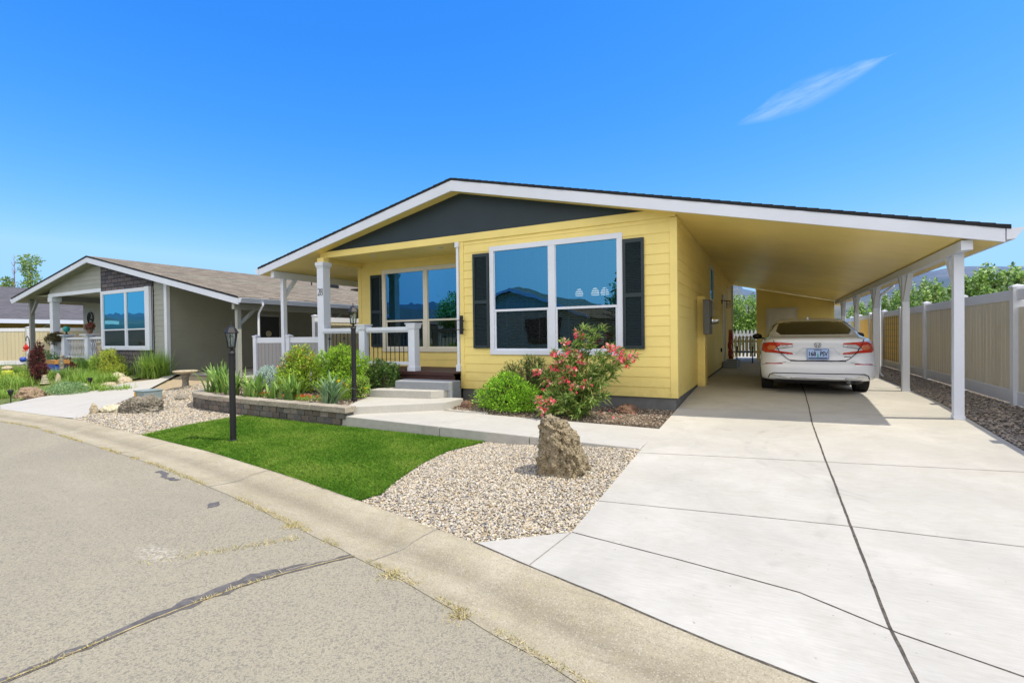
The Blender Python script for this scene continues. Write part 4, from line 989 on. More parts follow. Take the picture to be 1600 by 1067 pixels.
    decal('trunk_shadow_line',strip([(-.43,.617),(.43,.617)],.012),M['blackplastic'],off=.003,thick=.004)
    # plate recess ledge
    decal('trunk_crease',strip([(-.34,.745),(-.30,.80),(-.255,.852),(-.22,.858),(.22,.858),(.255,.852),(.30,.80),(.34,.745)],.010),M['carpaint'],off=.012,thick=.016)
    # bumper lower trim
    [decal('bumper_seam',strip([(s*.89,.535),(s*.84,.55),(s*.56,.585),(s*.50,.60)],.006),M['blackplastic'],off=.002,thick=.003) for s in(-1,1)]
    decal('lower_trim',strip([(-.79,.30),(-.76,.365),(-.70,.392),(-.45,.396),(.45,.396),(.70,.392),(.76,.365),(.79,.30)],.014),M['blackplastic'],off=.008,thick=.016,step=.05)
    0 and decal('diffuser',[[(-.72,.20),(.72,.20),(.74,.235),(.52,.262),(.3,.275),(-.3,.275),(-.52,.262),(-.74,.235)]],M['blackplastic'],off=.006)
    decal('lower_chrome',strip([(-.74,.372),(-.60,.345),(-.42,.312),(.42,.312),(.60,.345),(.74,.372)],.012),M['chrome'],off=.012,thick=.014,step=.05)
    # badge: rounded frame with an H
    em=decal('badge',strip([(-.045,.945),(-.052,.925),(-.036,.872),(-.02,.862),(.02,.862),(.036,.872),(.052,.925),(.045,.945),(-.045,.945)],.008)+strip([(-.028,.942),(-.018,.865)],.013)+strip([(.028,.942),(.018,.865)],.013)+strip([(-.02,.905),(.02,.905)],.012),M['blackchrome'],off=.014,thick=.012,smooth=False,step=.1)
    decal('hybrid_badge',strip([(.41,.700),(.50,.700)],.014),M['grey_metal'],off=.006,smooth=False,step=.2)
    decal('trim_badge',strip([(-.60,.975),(-.45,.975)],.003),M['grey_metal'],off=.004,smooth=False,step=.2)
    # licence plate
    y=.012+.0
    mb=MB(); mb.box(-.168,y-.012,.662,.168,y+.05,.84); pl=mb.build('licence_plate',M['plate'],car,local=True,bevel=.004,label='blue and white licence plate reading 168 PSV')
    mb=MB(); 
    for a in((-.170,-.160,.660,.842),(.160,.170,.660,.842),(-.16,.16,.832,.842),(-.16,.16,.660,.672)): mb.box(a[0],y-.02,a[2],a[1],y-.005,a[3])
    mb.build('plate_frame',M['plateframe'],pl,local=True)
    text('168',.112,(-.090,y-.0145,.748),RX,M['ink'],pl,'plate_number',.001,.003,local=True,sx=.74)
    text('PSV',.112,(.090,y-.0145,.748),RX,M['ink'],pl,'plate_number',.001,.003,local=True,sx=.66)
    text('OREGON',.030,(0,y-.0145,.820),RX,M['ink'],pl,'plate_word',.001,.0005,local=True)
    mb=MB(); mb.box(-.145,y-.014,.674,.145,y-.0125,.688); mb.build('plate_band',M['ink'],pl,local=True)
    mb=MB(); mb.add([(-.014,y-.0135,.70),(.014,y-.0135,.70),(.0,y-.0135,.80)],[(0,1,2)]); mb.box(-.005,y-.014,.685,.005,y-.0128,.70); mb.build('plate_tree',M['teal'],pl,local=True)
    # antenna fin
    mb=MB(); mb.add([(-.022,1.92,1.424),(.022,1.92,1.424),(.022,2.10,1.436),(-.022,2.10,1.436),(0,1.925,1.49),(0,1.945,1.495)],[(0,1,4),(1,2,5,4),(2,3,5),(3,0,4,5),(0,3,2,1)]); mb.build('antenna_fin',M['carpaint'],car,local=True)
    # mirrors
    for s in(-1,1):
        mb=MB(); mb.lathe([(.0,-.07),(.045,-.06),(.075,-.02),(.08,.03),(.06,.09),(.02,.11),(0,.112)],(0,0,0),16,'x')
        mb.v=[(x*1.15+s*1.0,y*.8+2.72,z*.85+1.06) for x,y,z in mb.v]; m_=mb.build('side_mirror',M['blackplastic'],car,smooth=True,local=True)
        MB().bar((s*.80,2.76,1.005),(s*.95,2.74,1.04),.05,.03).build('mirror_arm',M['blackplastic'],m_,local=True)
    # wheels
    for y in(1.08,3.88):
        for s in(-1,1):
            x0=s*.79; prof=[(.20,-.105),(.31,-.112),(.328,-.10),(.333,-.06),(.334,0),(.333,.06),(.328,.10),(.31,.112),(.20,.105)]
            w_=thing('wheel','x','x'); del w_['label'],w_['category']; w_.name='wheel'; w_.parent=car; ORG[w_.name]=Vector((0,0,0))
            mb=MB(); mb.lathe(prof,(x0,y,.334),48,'x')
            mb.build('tyre',M['tire'],w_,smooth=True,local=True)
            mb=MB()
            for k in range(40):
                a=2*PI*k/40
                for (xa,xb,off) in((-.10,-.045,.0),(-.035,.035,.5),(.045,.10,.0)):
                    aa=a+off*2*PI/40; c_,s_=math.cos(aa),math.sin(aa)
                    mb.bar((x0+xa,y+.333*c_,.334+.333*s_),(x0+xb,y+.333*c_,.334+.333*s_),.036,.008,(0,c_,s_))
            mb.build('tread',M['tire'],w_,local=True)
            mb=MB(); mb.lathe([(.0,s*.06),(.05,s*.07),(.19,s*.05),(.21,s*.10),(.205,s*.02)],(x0,y,.334),32,'x')
            for k in range(5):
                a=2*PI*k/5; mb.bar((x0+s*.085,y,.334),(x0+s*.09,y+.2*math.cos(a),.334+.2*math.sin(a)),.05,.02,(s,0,0))
            mb.build('rim',M['chrome'],w_,local=True)
    # underbody, exhaust
    mb=MB(); mb.box(-.66,.45,.17,.66,4.5,.40); mb.add([(-.70,.10,.262),(.70,.10,.262),(.66,.46,.172),(-.66,.46,.172)],[(0,1,2,3)]); mb.build('underbody',M['blackplastic'],car,local=True)
    mb=MB(); mb.tube([(.48,.10,.24),(.48,.5,.24)],.035,14); mb.tube([(.40,.55,.24),(.56,.55,.24)],.09,12); mb.tube([(-.62,1.08,.25),(.62,1.08,.25)],.04,8); mb.build('exhaust',M['grey_metal'],car,local=True,smooth=True)
build_car()
# ================================================================== RIGHT SIDE VINYL FENCE
def fence_run(name,label,x0,y0,x1,y1,n,h,zf,panel='vinyl',cap=.06,rail=.16,brail=.2,pw=.13,group=None,first=True,last=True,litfrom=None,pb=.05):
    t=thing(name,label,'fence',((x0+x1)/2,(y0+y1)/2,0),group=group)
    A=Vector((x0,y0,0));B=Vector((x1,y1,0))
    for i in range(n+1):
        p=A.lerp(B,i/n)
        if (i==0 and not first) or (i==n and not last): continue
        z=zf(p.x,p.y); mb=MB(); mb.box(p.x-pw/2,p.y-pw/2,z-.05,p.x+pw/2,p.y+pw/2,z+h+.02); q=mb.build('post',M['vinylwhite'],t,bevel=.005)
        mb=MB(); zz=z+h+.02; w=pw/2+.012; mb.add([(p.x-w,p.y-w,zz),(p.x+w,p.y-w,zz),(p.x+w,p.y+w,zz),(p.x-w,p.y+w,zz),(p.x-w,p.y-w,zz+.03),(p.x+w,p.y-w,zz+.03),(p.x+w,p.y+w,zz+.03),(p.x-w,p.y+w,zz+.03),(p.x,p.y,zz+.06)],[(3,2,1,0),(0,1,5,4),(1,2,6,5),(2,3,7,6),(3,0,4,7),(4,5,8),(5,6,8),(6,7,8),(7,4,8)]); mb.build('post_cap',M['vinylwhite'],q)
    for i in range(n):
        a=A.lerp(B,i/n);b=A.lerp(B,(i+1)/n); d=(b-a).normalized(); a2=a+d*pw/2;b2=b-d*pw/2
        za,zb=zf(a.x,a.y),zf(b.x,b.y)
        for z0,hh in((h-rail/2,rail),(pb+brail/2,brail)):
            mb=MB(); mb.bar((a2.x,a2.y,za+z0),(b2.x,b2.y,zb+z0),.045,hh); mb.build('rail',M['vinylwhite'],t,bevel=.003)
        mb=MB(); L=(b2-a2).length; m=int(L/.15)
        nn_=Vector((-d.y,d.x,0))*.011
        for k in range(m):
            p=a2+d*(L*k/m+.003);q=a2+d*(L*(k+1)/m-.003); z1=za+pb+brail-.01; z2=za+h-rail+.01
            for s in(1,-1):
                u=nn_*s
                mb.add([(p+u*.55)[:2]+(z1,),(p+u+d*.01)[:2]+(z1,),(q+u-d*.01)[:2]+(z1,),(q+u*.55)[:2]+(z1,),(p+u*.55)[:2]+(z2,),(p+u+d*.01)[:2]+(z2,),(q+u-d*.01)[:2]+(z2,),(q+u*.55)[:2]+(z2,)],[(0,1,5,4),(1,2,6,5),(2,3,7,6)])
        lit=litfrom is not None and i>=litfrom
        o=mb.build('panel',M['vinyl_yellow_lit' if lit else panel],t)
        if lit: o['label']='fence panel with warm yellow light painted in'
    return t
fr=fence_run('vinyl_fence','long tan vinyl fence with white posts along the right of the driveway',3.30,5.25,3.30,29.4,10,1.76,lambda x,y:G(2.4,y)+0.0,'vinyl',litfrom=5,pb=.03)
# wire trellis on the fence
mb=MB()
for k in range(9): mb.bar((3.255,17.5+k*.27,.25),(3.255,17.5+k*.27,1.6),.008,.008,(1,0,0))
for k in range(8): mb.bar((3.255,17.45,.28+k*.18),(3.255,19.75,.28+k*.18),.008,.008,(1,0,0))
tag(mb.build('wire_trellis',M['grey_metal']),'thin wire grid trellis fixed on the yellowish fence panel','trellis')
# low front fence and side fence on the left of the house
fence_run('low_fence','low shade-greyed vinyl fence between porch column and side boundary',-12.75,8.80,-9.99,8.80,2,1.18,lambda x,y:.0 if x>-12 else .0,'vinyl_shaded',last=False,rail=.15)
fence_run('side_fence','tall cream vinyl fence running back between the two houses',-12.85,10.9,-12.85,20.5,4,1.80,lambda x,y:.02,'vinyl_lit')
# ================================================================== THE GREY NEIGHBOUR HOUSE
YN=9.30
nb=thing('grey_house','grey neighbour house with stone veneer, white fascia and tan shingle roof','house',(-21,14,0))
NPX,NPZ=-22.85,4.37; NXL,NXR=-29.9,-13.72; NSL,NSR=(4.37-3.10)/7.05,(4.37-2.40)/9.13
def nrt(x): return NPZ-(NPX-x)*NSL if x<NPX else NPZ-(x-NPX)*NSR
NYR,NYE=8.95,25
mb=MB(); siding(mb,'y',YN,-19.0,-18.3,.02,3.05,[],-1,.18); mb.add([(-19.05,YN+.003,3.0),(-18.3,YN+.003,3.0),(-18.3,YN+.003,nrt(-18.3)-.2),(-19.05,YN+.003,nrt(-19.05)-.2)],[(0,1,2,3)])
mb.add([(-22.62,YN,.02),(-22.62,11.3,.02),(-22.62,11.3,3.1),(-22.62,YN,3.1)],[(0,1,2,3)])
mb.build('wall',M['greysiding'],nb)
mb=MB()
# gable siding left of the stone, laid as boards clipped to the roof slope
z=3.16
while z<nrt(NPX)-.2:
    zt=min(z+.18,NPZ-.2); 
    def xl(zz): return max(-27.15,NPX-(NPZ-.2-zz)/NSL)
    def xr(zz): return min(-22.55,NPX+(NPZ-.2-zz)/NSR)
    if xr(zt)>xl(zt): mb.add([(xl(z),YN-.012,z),(xr(z),YN-.012,z),(xr(zt),YN-.001,zt),(xl(zt),YN-.001,zt)],[(0,1,2,3)])
    z+=.18
mb.build('gable_siding',M['greysiding'],nb)
mb=MB(); siding(mb,'y',11.30,-29.4,-22.62,.3,3.14,[(-24.25,-23.35,.35,2.6)],-1,.18); mb.build('wall',M['greysiding'],nb)
mb=MB(); siding(mb,'x',-18.2,YN+.06,24.6,.02,3.4,[(12.70,13.60,.02,2.05),(15.9,17.2,1.0,2.1)],1,.18); mb.build('wall',M['greydark'],nb)
mb=MB(); mb.box(-18.33,YN-.03,.0,-18.17,YN+.08,3.12); mb.build('corner_board',M['vinylwhite'],nb)
mb=MB(); mb.box(-19.05,YN+.02,-.3,-18.22,YN+.1,.02); mb.box(-18.3,YN+.1,-.3,-18.2,24.6,.02); mb.build('foundation',M['foundation'],nb)
mb=MB(); mb.add([(-22.62,YN-.05,3.02),(-19.0,YN-.05,3.02),(-19.0,YN-.05,nrt(-19.0)-.19),(-22.62,YN-.05,nrt(-22.62)-.19)],[(0,1,2,3)]); mb.build('stone_veneer',M['stoneveneer'],nb); mb=MB(); mb.box(-22.62,YN-.05,-.1,-19.0,YN+.02,.82)
mb.build('stone_veneer',M['stoneveneer'],nb)
window(nb,'y',YN-.05,-1,-22.58,-19.02,.80,3.02,2,1.55,trim=.13,mul=.12,framemat='white',glassmat='nglass',blind=False,room=2)
mb=MB(); mb.box(-19.30,YN-.16,.80,-19.02,YN-.05,3.02); mb.build('bay_side',M['white'],nb)
# side door and windows in the shaded wall
mb=MB(); mb.box(-18.20,12.62,.0,-18.15,12.72,2.14); mb.box(-18.20,13.6,.0,-18.15,13.7,2.14); mb.box(-18.20,12.72,2.05,-18.15,13.6,2.15); d=mb.build('door_frame',M['greysiding'],nb)
dd=MB().box(-18.23,12.72,.0,-18.20,13.6,2.05).build('door',M['tarpaint'],nb)
MB().lathe([(.10,.0),(.13,.01),(.12,.03)],(-18.19,13.1,1.35),16,'x').build('wreath',M['palerock'],dd)
mb=MB(); mb.box(-18.22,15.9,1.0,-18.205,17.2,2.1); o=mb.build('window',M['darkglass'],nb); mb=MB(); mb.box(-18.2,15.8,.9,-18.15,15.9,2.2);mb.box(-18.2,17.2,.9,-18.15,17.3,2.2);mb.box(-18.2,15.9,2.1,-18.15,17.2,2.2);mb.box(-18.2,15.9,.9,-18.15,17.2,1.0);mb.build('frame',M['greysiding'],o)
# porch
mb=MB(); mb.box(-27.2,YN-.04,3.02,-22.60,YN+.08,3.16); mb.box(-22.70,YN-.04,.4,-22.60,YN+.04,3.02); mb.build('porch_trim',M['white'],nb)
mb=MB(); mb.box(-27.15,YN+.08,2.86,-26.95,11.3,3.1); mb.box(-27.2,11.28,2.70,-22.6,11.32,3.1) ; mb.build('porch_beam',M['greytrim'],nb)
mb=MB(); mb.add([(-29.4,YN,3.14),(-22.62,YN,3.14),(-22.62,11.3,3.14),(-29.4,11.3,3.14)],[(3,2,1,0)]); mb.build('porch_ceiling',M['cream'],nb)
mb=MB(); mb.box(-27.15,YN-.02,.3,-26.87,YN+.22,2.9); c=mb.build('porch_column',M['white'],nb); mb=MB(); mb.box(-27.2,YN-.06,2.82,-26.8,YN+.27,3.02); mb.build('capital',M['white'],c)
mb=MB(); mb.box(-29.3,YN+.0,-.1,-29.15,YN+.15,3.0); c=mb.build('carport_post',M['greytrim'],nb); mb=MB(); mb.bar((-29.2,YN+.07,2.35),(-28.6,YN+.07,2.95),.09,.09,(0,1,0)); mb.build('brace',M['greytrim'],c)
mb=MB(); mb.box(-27.3,YN-.1,.05,-22.65,11.3,.36); mb.build('porch_floor',M['stepgrey'],nb)
# wavy baluster railing
for i,(xa,xb) in enumerate(((-26.87,-25.95),(-25.7,-23.95),(-23.72,-22.7))):
    mb=MB(); mb.box(xa,YN-.02,1.22,xb,YN+.08,1.30); r=mb.build('top_rail',M['white'],nb); MB().box(xa,YN-.01,.48,xb,YN+.07,.54).build('bottom_rail',M['white'],nb)
    mb=MB(); nbal=int((xb-xa)/.13)
    for k in range(nbal):
        x=xa+(xb-xa)*(k+.5)/nbal; mb.tube([(x+.03*math.sin(j*PI/3),YN+.03,.54+.68*j/12) for j in range(13)],.014,5)
    mb.build('balusters',M['white'],r)
for x in(-25.83,-23.83):
    mb=MB(); mb.box(x-.13,YN-.08,.36,x+.13,YN+.16,1.38); n_=mb.build('newel_post',M['white'],nb); mb=MB(); mb.box(x-.28,YN-.18,1.38,x+.28,YN+.26,1.42); mb.box(x-.2,YN-.12,1.33,x+.2,YN+.2,1.38); mb.build('newel_cap',M['white'],n_)
# porch door + wall ring
mb=MB(); mb.box(-24.33,11.24,.36,-24.25,11.3,2.7); mb.box(-23.35,11.24,.36,-23.27,11.3,2.7); mb.box(-24.25,11.24,2.6,-23.35,11.3,2.7); mb.build('door_frame',M['white'],nb)
mb=MB(); mb.box(-24.25,11.28,.36,-23.35,11.32,2.6); mb.build('door',M['nglass'],nb)
mb=MB(); R_=.27
for a0 in range(1): ox_=at(141,497,y=11.26); mb.tube([(ox_.x+R_*math.cos(a*PI/12),11.26,ox_.z+R_*math.sin(a*PI/12)) for a in range(25)],.025,6)
mb.tube([(ox_.x-.2,11.26,ox_.z-.15),(ox_.x,11.25,ox_.z+.2),(ox_.x+.2,11.26,ox_.z-.15),(ox_.x-.2,11.26,ox_.z+.03)],.025,6); tag(mb.build('wall_ornament',M['black_metal']),'round dark metal ornament hanging on the grey porch wall','wall ornament')
# roof
rf=MB(); 
rf.extrude_y([(NPX,NPZ-.05),(NXR+.03,nrt(NXR+.03)-.05),(NXR+.03,nrt(NXR+.03)),(NPX,NPZ)],NYR-.03,NYE); rf.extrude_y([(NXL-.03,nrt(NXL-.03)-.05),(NPX-.002,NPZ-.05),(NPX-.002,NPZ),(NXL-.03,nrt(NXL-.03))],NYR-.03,NYE)
nr=rf.build('roof',M['tanshingle'],nb)
mb=MB()
for xa,xb in((NPX,NXR),(NXL,NPX)): mb.extrude_y([(xa,nrt(xa)-.055),(xb,nrt(xb)-.055),(xb,nrt(xb)+.004),(xa,nrt(xa)+.004)],NYR-.045,NYR-.031)
mb.build('roof_edge',M['darkshingle'],nr)
mb=MB()
for xa,xb in((NPX,NXR),(NXL,NPX)): mb.extrude_y([(xa,nrt(xa)-.26),(xb,nrt(xb)-.24),(xb,nrt(xb)-.056),(xa,nrt(xa)-.056)],NYR-.03,NYR+.01)
mb.build('fascia',M['white'],nb)
mb=MB(); mb.add([(NPX,NYR,NPZ-.22),(NXR,NYR,nrt(NXR)-.2),(NXR,NYE,nrt(NXR)-.2),(NPX,NYE,NPZ-.22)],[(3,2,1,0)]); mb.add([(NXL,NYR,nrt(NXL)-.2),(NPX,NYR,NPZ-.22),(NPX,NYE,NPZ-.22),(NXL,NYE,nrt(NXL)-.2)],[(3,2,1,0)]); mb.build('soffit',M['greydark'],nb)
gutter(nb,NXR+.01,nrt(NXR)-.05,1,NYR-.02,NYE); gutter(nb,NXL-.01,nrt(NXL)-.05,-1,NYR-.02,NYE)
downspout(nb,-13.78,9.6,.0,2.24,1,xo=.22)
mb=MB(); mb.box(-14.15,9.0,2.04,-14.03,24,2.2); mb.build('carport_beam',M['greysiding'],nb)
for i,y in enumerate((9.15,12.6,16.1,19.5)):
    mb=MB(); mb.box(-14.15,y-.06,.0,-14.03,y+.06,2.04); p=mb.build('carport_post',M['greysiding'],nb); mb=MB(); mb.bar((-14.09,y+.05,1.6),(-14.09,y+.55,2.06),.07,.09,(1,0,0)); mb.build('brace',M['greysiding'],p)
for x,y in((-20,17.9),(-19.2,19.2)):
    mb=MB(); z=nrt(x); mb.box(x-.3,y-.35,z-.05,x+.3,y+.35,z+.12); mb.build('roof_vent',M['black_metal'],nr)
mb=MB(); mb.tube([(-20,16.8,3.6),(-20,16.8,4.05)],.03,8); mb.build('vent_pipe',M['black_metal'],nr)
# ================================================================== FAR YELLOW HOUSE ON THE LEFT
fh=thing('far_yellow_house','distant yellow house with grey shingle roof beyond the left fence','house',(-42,15,0))
rf=MB(); ez,ex_,rx,rz=2.30,-33.6,-46.0,4.9
rf.add([(rx,4,rz),(ex_,4,ez),(ex_,40,ez),(rx,40,rz)],[(0,1,2,3)]); rf.add([(rx,4,rz),(-54,4,3.4),(-54,40,3.4),(rx,40,rz)],[(3,2,1,0)]); rf.build('roof',M['greyshingle'],fh)
mb=MB(); mb.box(ex_-.02,4,ez-.22,ex_+.12,40,ez-.01); mb.build('gutter',M['white'],fh)
mb=MB(); mb.add([(-38,4.6,0),(-38,40,0),(-38,40,3.2),(-38,4.6,3.2)],[(0,1,2,3)]); mb.add([(-52,4.6,0),(-38,4.6,0),(-38,4.6,3.2),(rx,4.6,4.7),(-52,4.6,3.6)],[(0,1,2,3,4)]); mb.build('wall',M['yellow_soffit'],fh)
for y in (7.5,11,15,19,23):
    mb=MB(); mb.box(-34.2,y-.06,0,-34.08,y+.06,2.2); mb.bar((-34.14,y+.05,1.6),(-34.14,y+.7,2.15),.08,.1,(1,0,0)); mb.build('carport_post',M['cream'],fh)
fence_run('boundary_fence','bright cream vinyl fence with white rails behind the grey porch',-33.5,8.2,-27.6,13.6,3,1.80,lambda x,y:.0,'vinyl_lit',pw=.2)
fence_run('boundary_fence','short low stretch of white fence at the far left edge',-42.0,10.6,-33.9,8.6,3,1.35,lambda x,y:.0,'vinyl_shaded')
# ================================================================== VEGETATION AND ROCKS
def leaves(name,P,D,L,W,C,mat,parent=None,origin=None,fold=.25,var=.35,droop=0):
    n=len(P); P=np.asarray(P,float); D=np.asarray(D,float)+1e-6; D/=np.linalg.norm(D,axis=1,keepdims=True)
    r=rng.standard_normal((n,3)); S=np.cross(D,r); S/=np.linalg.norm(S,axis=1,keepdims=True)+1e-9; Nn=np.cross(S,D)
    l=(L*(1-var+2*var*rng.random(n)))[:,None]; w=(W*(1-var+2*var*rng.random(n)))[:,None]
    tip=P+D*l+np.array([0,0,-1])*droop*l; m=P+D*l*.45
    W4=np.stack([P,m+S*w*.5+Nn*w*fold,tip,m-S*w*.5+Nn*w*fold],1).reshape(-1,3)
    i=np.arange(n)[:,None]*4; F=np.concatenate([np.hstack([i,i+1,i+2]),np.hstack([i,i+2,i+3])])
    Cc=np.repeat(np.asarray(C)[:,None,:],4,1).reshape(-1,3)
    return np_mesh(name,W4,F,np.clip(Cc,0,1),M[mat],parent,origin)
def blob_points(lobes,n,shell=.55):
    w=np.array([l[3]*l[4]*l[5] for l in lobes])**.67; w/=w.sum(); k=rng.choice(len(lobes),n,p=w); A=np.array(lobes)[k]
    d=rng.standard_normal((n,3)); d/=np.linalg.norm(d,axis=1,keepdims=True); r=(shell+(1-shell)*rng.random(n)**.6)
    r*=1+.22*np.sin(d[:,0]*9+k)*np.cos(d[:,2]*8+k*2)
    return A[:,:3]+d*A[:,3:6]*r[:,None],d,r
LB=np.array([1.55,1.45,1.3])
def pal_cols(n,pal,shade=None):
    pal=np.array(pal); c=pal[rng.integers(0,len(pal),n)]*(.75+.5*rng.random((n,1)))
    c=c*LB; return c if shade is None else c*shade[:,None]
def shrub(name,label,cat,loc,lobes,n,L,W,pal,stem=True,mat='leaf',group=None,tips=None,upright=.5,stemcol='bark',zmin=None):
    t=thing(name,label,cat,loc,group=group)
    lb=[(loc[0]+a,loc[1]+b,loc[2]+c,d,e,f) for a,b,c,d,e,f in lobes]
    for l in list(lb):
        for _ in range(4):
            a=random.uniform(0,2*PI); e=random.uniform(.1,1.3); lb.append((l[0]+l[3]*math.cos(a)*math.cos(e)*.95,l[1]+l[4]*math.sin(a)*math.cos(e)*.95,l[2]+l[5]*math.sin(e)*1.0,l[3]*.26,l[4]*.26,l[5]*.34))
    P,d,r=blob_points(lb,n)
    if zmin is None: zmin=loc[2]+.01
    P[:,2]=np.maximum(P[:,2],zmin+.06*rng.random(n))
    D=d*.8+rng.standard_normal((n,3))*.6+np.array([0,0,upright])
    C=pal_cols(n,pal)
    if tips is not None:
        m=(rng.random(n)<tips[1])&(P[:,2]>np.percentile(P[:,2],55)); tp=np.array(tips[0]); C[m]=tp[rng.integers(0,len(tp),m.sum())]
    leaves('foliage',P,D,L,W,C,mat,t)
    if stem:
        mb=MB()
        for l in lb:
            for _ in range(5):
                e=(l[0]+random.uniform(-.7,.7)*l[3],l[1]+random.uniform(-.7,.7)*l[4],l[2]+random.uniform(0,.7)*l[5]); b=Vector(loc)+Vector((random.uniform(-.05,.05),random.uniform(-.05,.05),0)); m=(b+Vector(e))/2+Vector((0,0,.08*l[5]))
                mb.tube([b,m,e],[.010+.008*l[3],.008,.003],5)
        mb.build('stems',M[stemcol],t)
    return t
def sword_clump(name,label,loc,n,h,w,spread,pal,group,arch=.5,cat='plant'):
    V=[];F=[];C=[];seg=7
    for i in range(n):
        bx=loc[0]+random.gauss(0,spread*.35); by=loc[1]+random.gauss(0,spread*.22); a=random.uniform(0,2*PI); hh=h*random.uniform(.55,1.05); lean=random.uniform(.03,.5)*arch*2.0
        d=Vector((math.cos(a),math.sin(a)*.7,0)); side=Vector((math.cos(a+PI/2+random.gauss(0,.5)),math.sin(a+PI/2),0)).normalized(); c=np.array(random.choice(pal))*random.uniform(.75,1.25); bend=random.choice([0,0,0,1])*random.uniform(.2,.6)
        b0=len(V)
        for k in range(seg+1):
            s=k/seg; p=Vector((bx,by,loc[2]))+d*(lean*hh*s**1.6)+Vector((0,0,hh*(s-.35*lean*s*s-bend*max(0,s-.6)**2*3))); ww=w*(1-.25*s)*(1 if s<.6 else max(.02,1-(s-.6)/.4)**.7)*random.uniform(.95,1.05)
            V+=[tuple(p-side*ww/2),tuple(p+Vector((0,0,0))+d*ww*.12),tuple(p+side*ww/2)]; C+=[tuple(c*(.8+.35*s))]*3
        for k in range(seg):
            q=b0+3*k; F+=[(q,q+1,q+4,q+3),(q+1,q+2,q+5,q+4)]
    o=np_mesh(name,V,F,C,M['leaf'],origin=loc); return tag(o,label,cat,group)
def rock(name,label,loc,dim,mat,seed=0,amp=.28,sub=5,rot=0,pit=.05,shape=None,group=None,flatb=.25,freq=1.6):
    bm=bmesh.new(); bmesh.ops.create_icosphere(bm,subdivisions=sub,radius=1); R=Matrix.Rotation(rot,3,'Z')
    for v in bm.verts:
        p=v.co.copy(); q=p*freq+Vector((seed*7.3,seed*3.1,seed))
        r=1+amp*noise.noise(q)+amp*.5*noise.noise(q*2.3)+amp*.22*noise.noise(q*5.1)
        r-=pit*abs(noise.noise(q*7))*1.5+pit*.6*abs(noise.noise(q*16))-.4*pit*noise.noise(q*30)
        p*=r
        if shape: p=shape(p)
        v.co=R@Vector((p.x*dim[0],p.y*dim[1],max(p.z,-flatb)*dim[2]))
    me=bpy.data.meshes.new(name); bm.to_mesh(me); bm.free(); me.materials.append(M[mat]); me.polygons.foreach_set('use_smooth',[True]*len(me.polygons))
    me.transform(Matrix.Translation(loc)); o=link_mesh(name,me,origin=loc); return tag(o,label,'rock',group)
# ---- rocks
def bs(p):
    z=max(-.3,p.z); k=(z+.3)/1.3          # 0 at the ground, 1 at the top
    ang=math.atan2(p.y,p.x); rr=math.hypot(p.x,p.y)
    # outline of each height: left edge steep, right edge steps down to a low shoulder
    xl=-1.0+.10*k; xr=float(np.interp(k,[0,.18,.38,.55,.78,.92,1.02],[1.0,1.08,1.0,.86,.55,.32,.10]))
    cap=float(np.interp(k,[0,.80,.92,1.02],[1,1,.9,.6])); 
    ex=abs(math.cos(ang))**.75*(1 if math.cos(ang)>=0 else -1); ey=abs(math.sin(ang))**.8*(1 if math.sin(ang)>=0 else -1)
    cx=(xl+xr)/2; hx=(xr-xl)/2*cap; sc=min(1,rr*1.25/max(.25,math.sqrt(max(.02,1-p.z*p.z)))) if p.z<.97 else rr*3
    q=Vector((p.x*1.9,p.y*1.9,p.z*1.9+3)); n_=.17*noise.noise(q*1.2)+.12*noise.noise(q*2.9)+.06*noise.noise(q*6.5)-.22*max(0,noise.noise(q*3.7)-.08)-.12*max(0,noise.noise(q*8))
    sc=min(1.05,sc)*(1+n_*1.5)
    return Vector((cx+hx*ex*sc,ey*(.95-.35*k)*cap*sc,p.z*(1+.12*noise.noise(q*2)+.05*noise.noise(q*7))))
def bs0(p):  # leaning, steep on the left, bulging low on the right
    k=max(0,(p.z+1)/2); s=1-.42*max(0,k-.2)**1.1; return Vector(((p.x+.0)*s-.34*k**1.3+.12,p.y*s,p.z))
rock('boulder','tall pitted brown lava boulder on the pale gravel',(-2.03,4.98,-.27),(.258,.25,.52),'lava',3,.02,6,0,.03,bs,flatb=.3,freq=1.5)
rock('rock','rounded reddish lava rock on the mulch below the right shutter',(-2.12,8.12,-.17),(.19,.15,.16),'redlava',5,.2,5,.3,.12)
rock('rock','small reddish rock between the steps and the green bush',(-5.08,7.78,-.17),(.13,.10,.10),'redlava',8,.25,4,0,.1)
rock('rock','large layered grey rock on the gravel left of the turf',(-12.15,5.65,-.36),(.50,.30,.30),'greyrock',11,.22,6,.35,.14,lambda p:Vector((p.x,p.y,p.z*(1.0+.35*p.x) if p.z>0 else p.z)),freq=1.8)
rock('rock','low flat rock with a pale top beside the large layered rock',(-12.85,5.42,-.38),(.30,.2,.12),'palerock',13,.2,4,.2,.1)
rock('rock','small upright tan rock near the gutter',(-12.95,5.12,-.38),(.085,.07,.19),'tanrock',14,.2,4,0,.06)
rock('rock','brown mottled rock behind the utility box',(-13.62,6.72,-.33),(.20,.15,.12),'brownrock',16,.2,4,0,.06)
rock('rock','grey round rock next to the curved wall end',(-13.0,6.95,-.33),(.17,.15,.12),'greyrock',17,.2,4,0,.06)
p=atg(28,622); rock('rock','big rusty brown rock at the left garden edge',(p.x,p.y+.25,p.z),(.36,.3,.30),'brownrock',21,.25,5,0,.12)
p=atg(115,612); rock('rock','pale cream boulder beside the neighbour driveway',(p.x,p.y+.2,p.z),(.27,.2,.22),'palerock',22,.12,5,.1,.02)
p=atg(62,619); rock('rock','little orange stone below the grey green ground cover',tuple(p),(.12,.1,.09),'brownrock',23,.2,4)
p=atg(188,598); rock('rock','buff rock near the ornamental grass',(p.x,p.y+.1,p.z),(.24,.2,.19),'tanrock',24,.18,4)
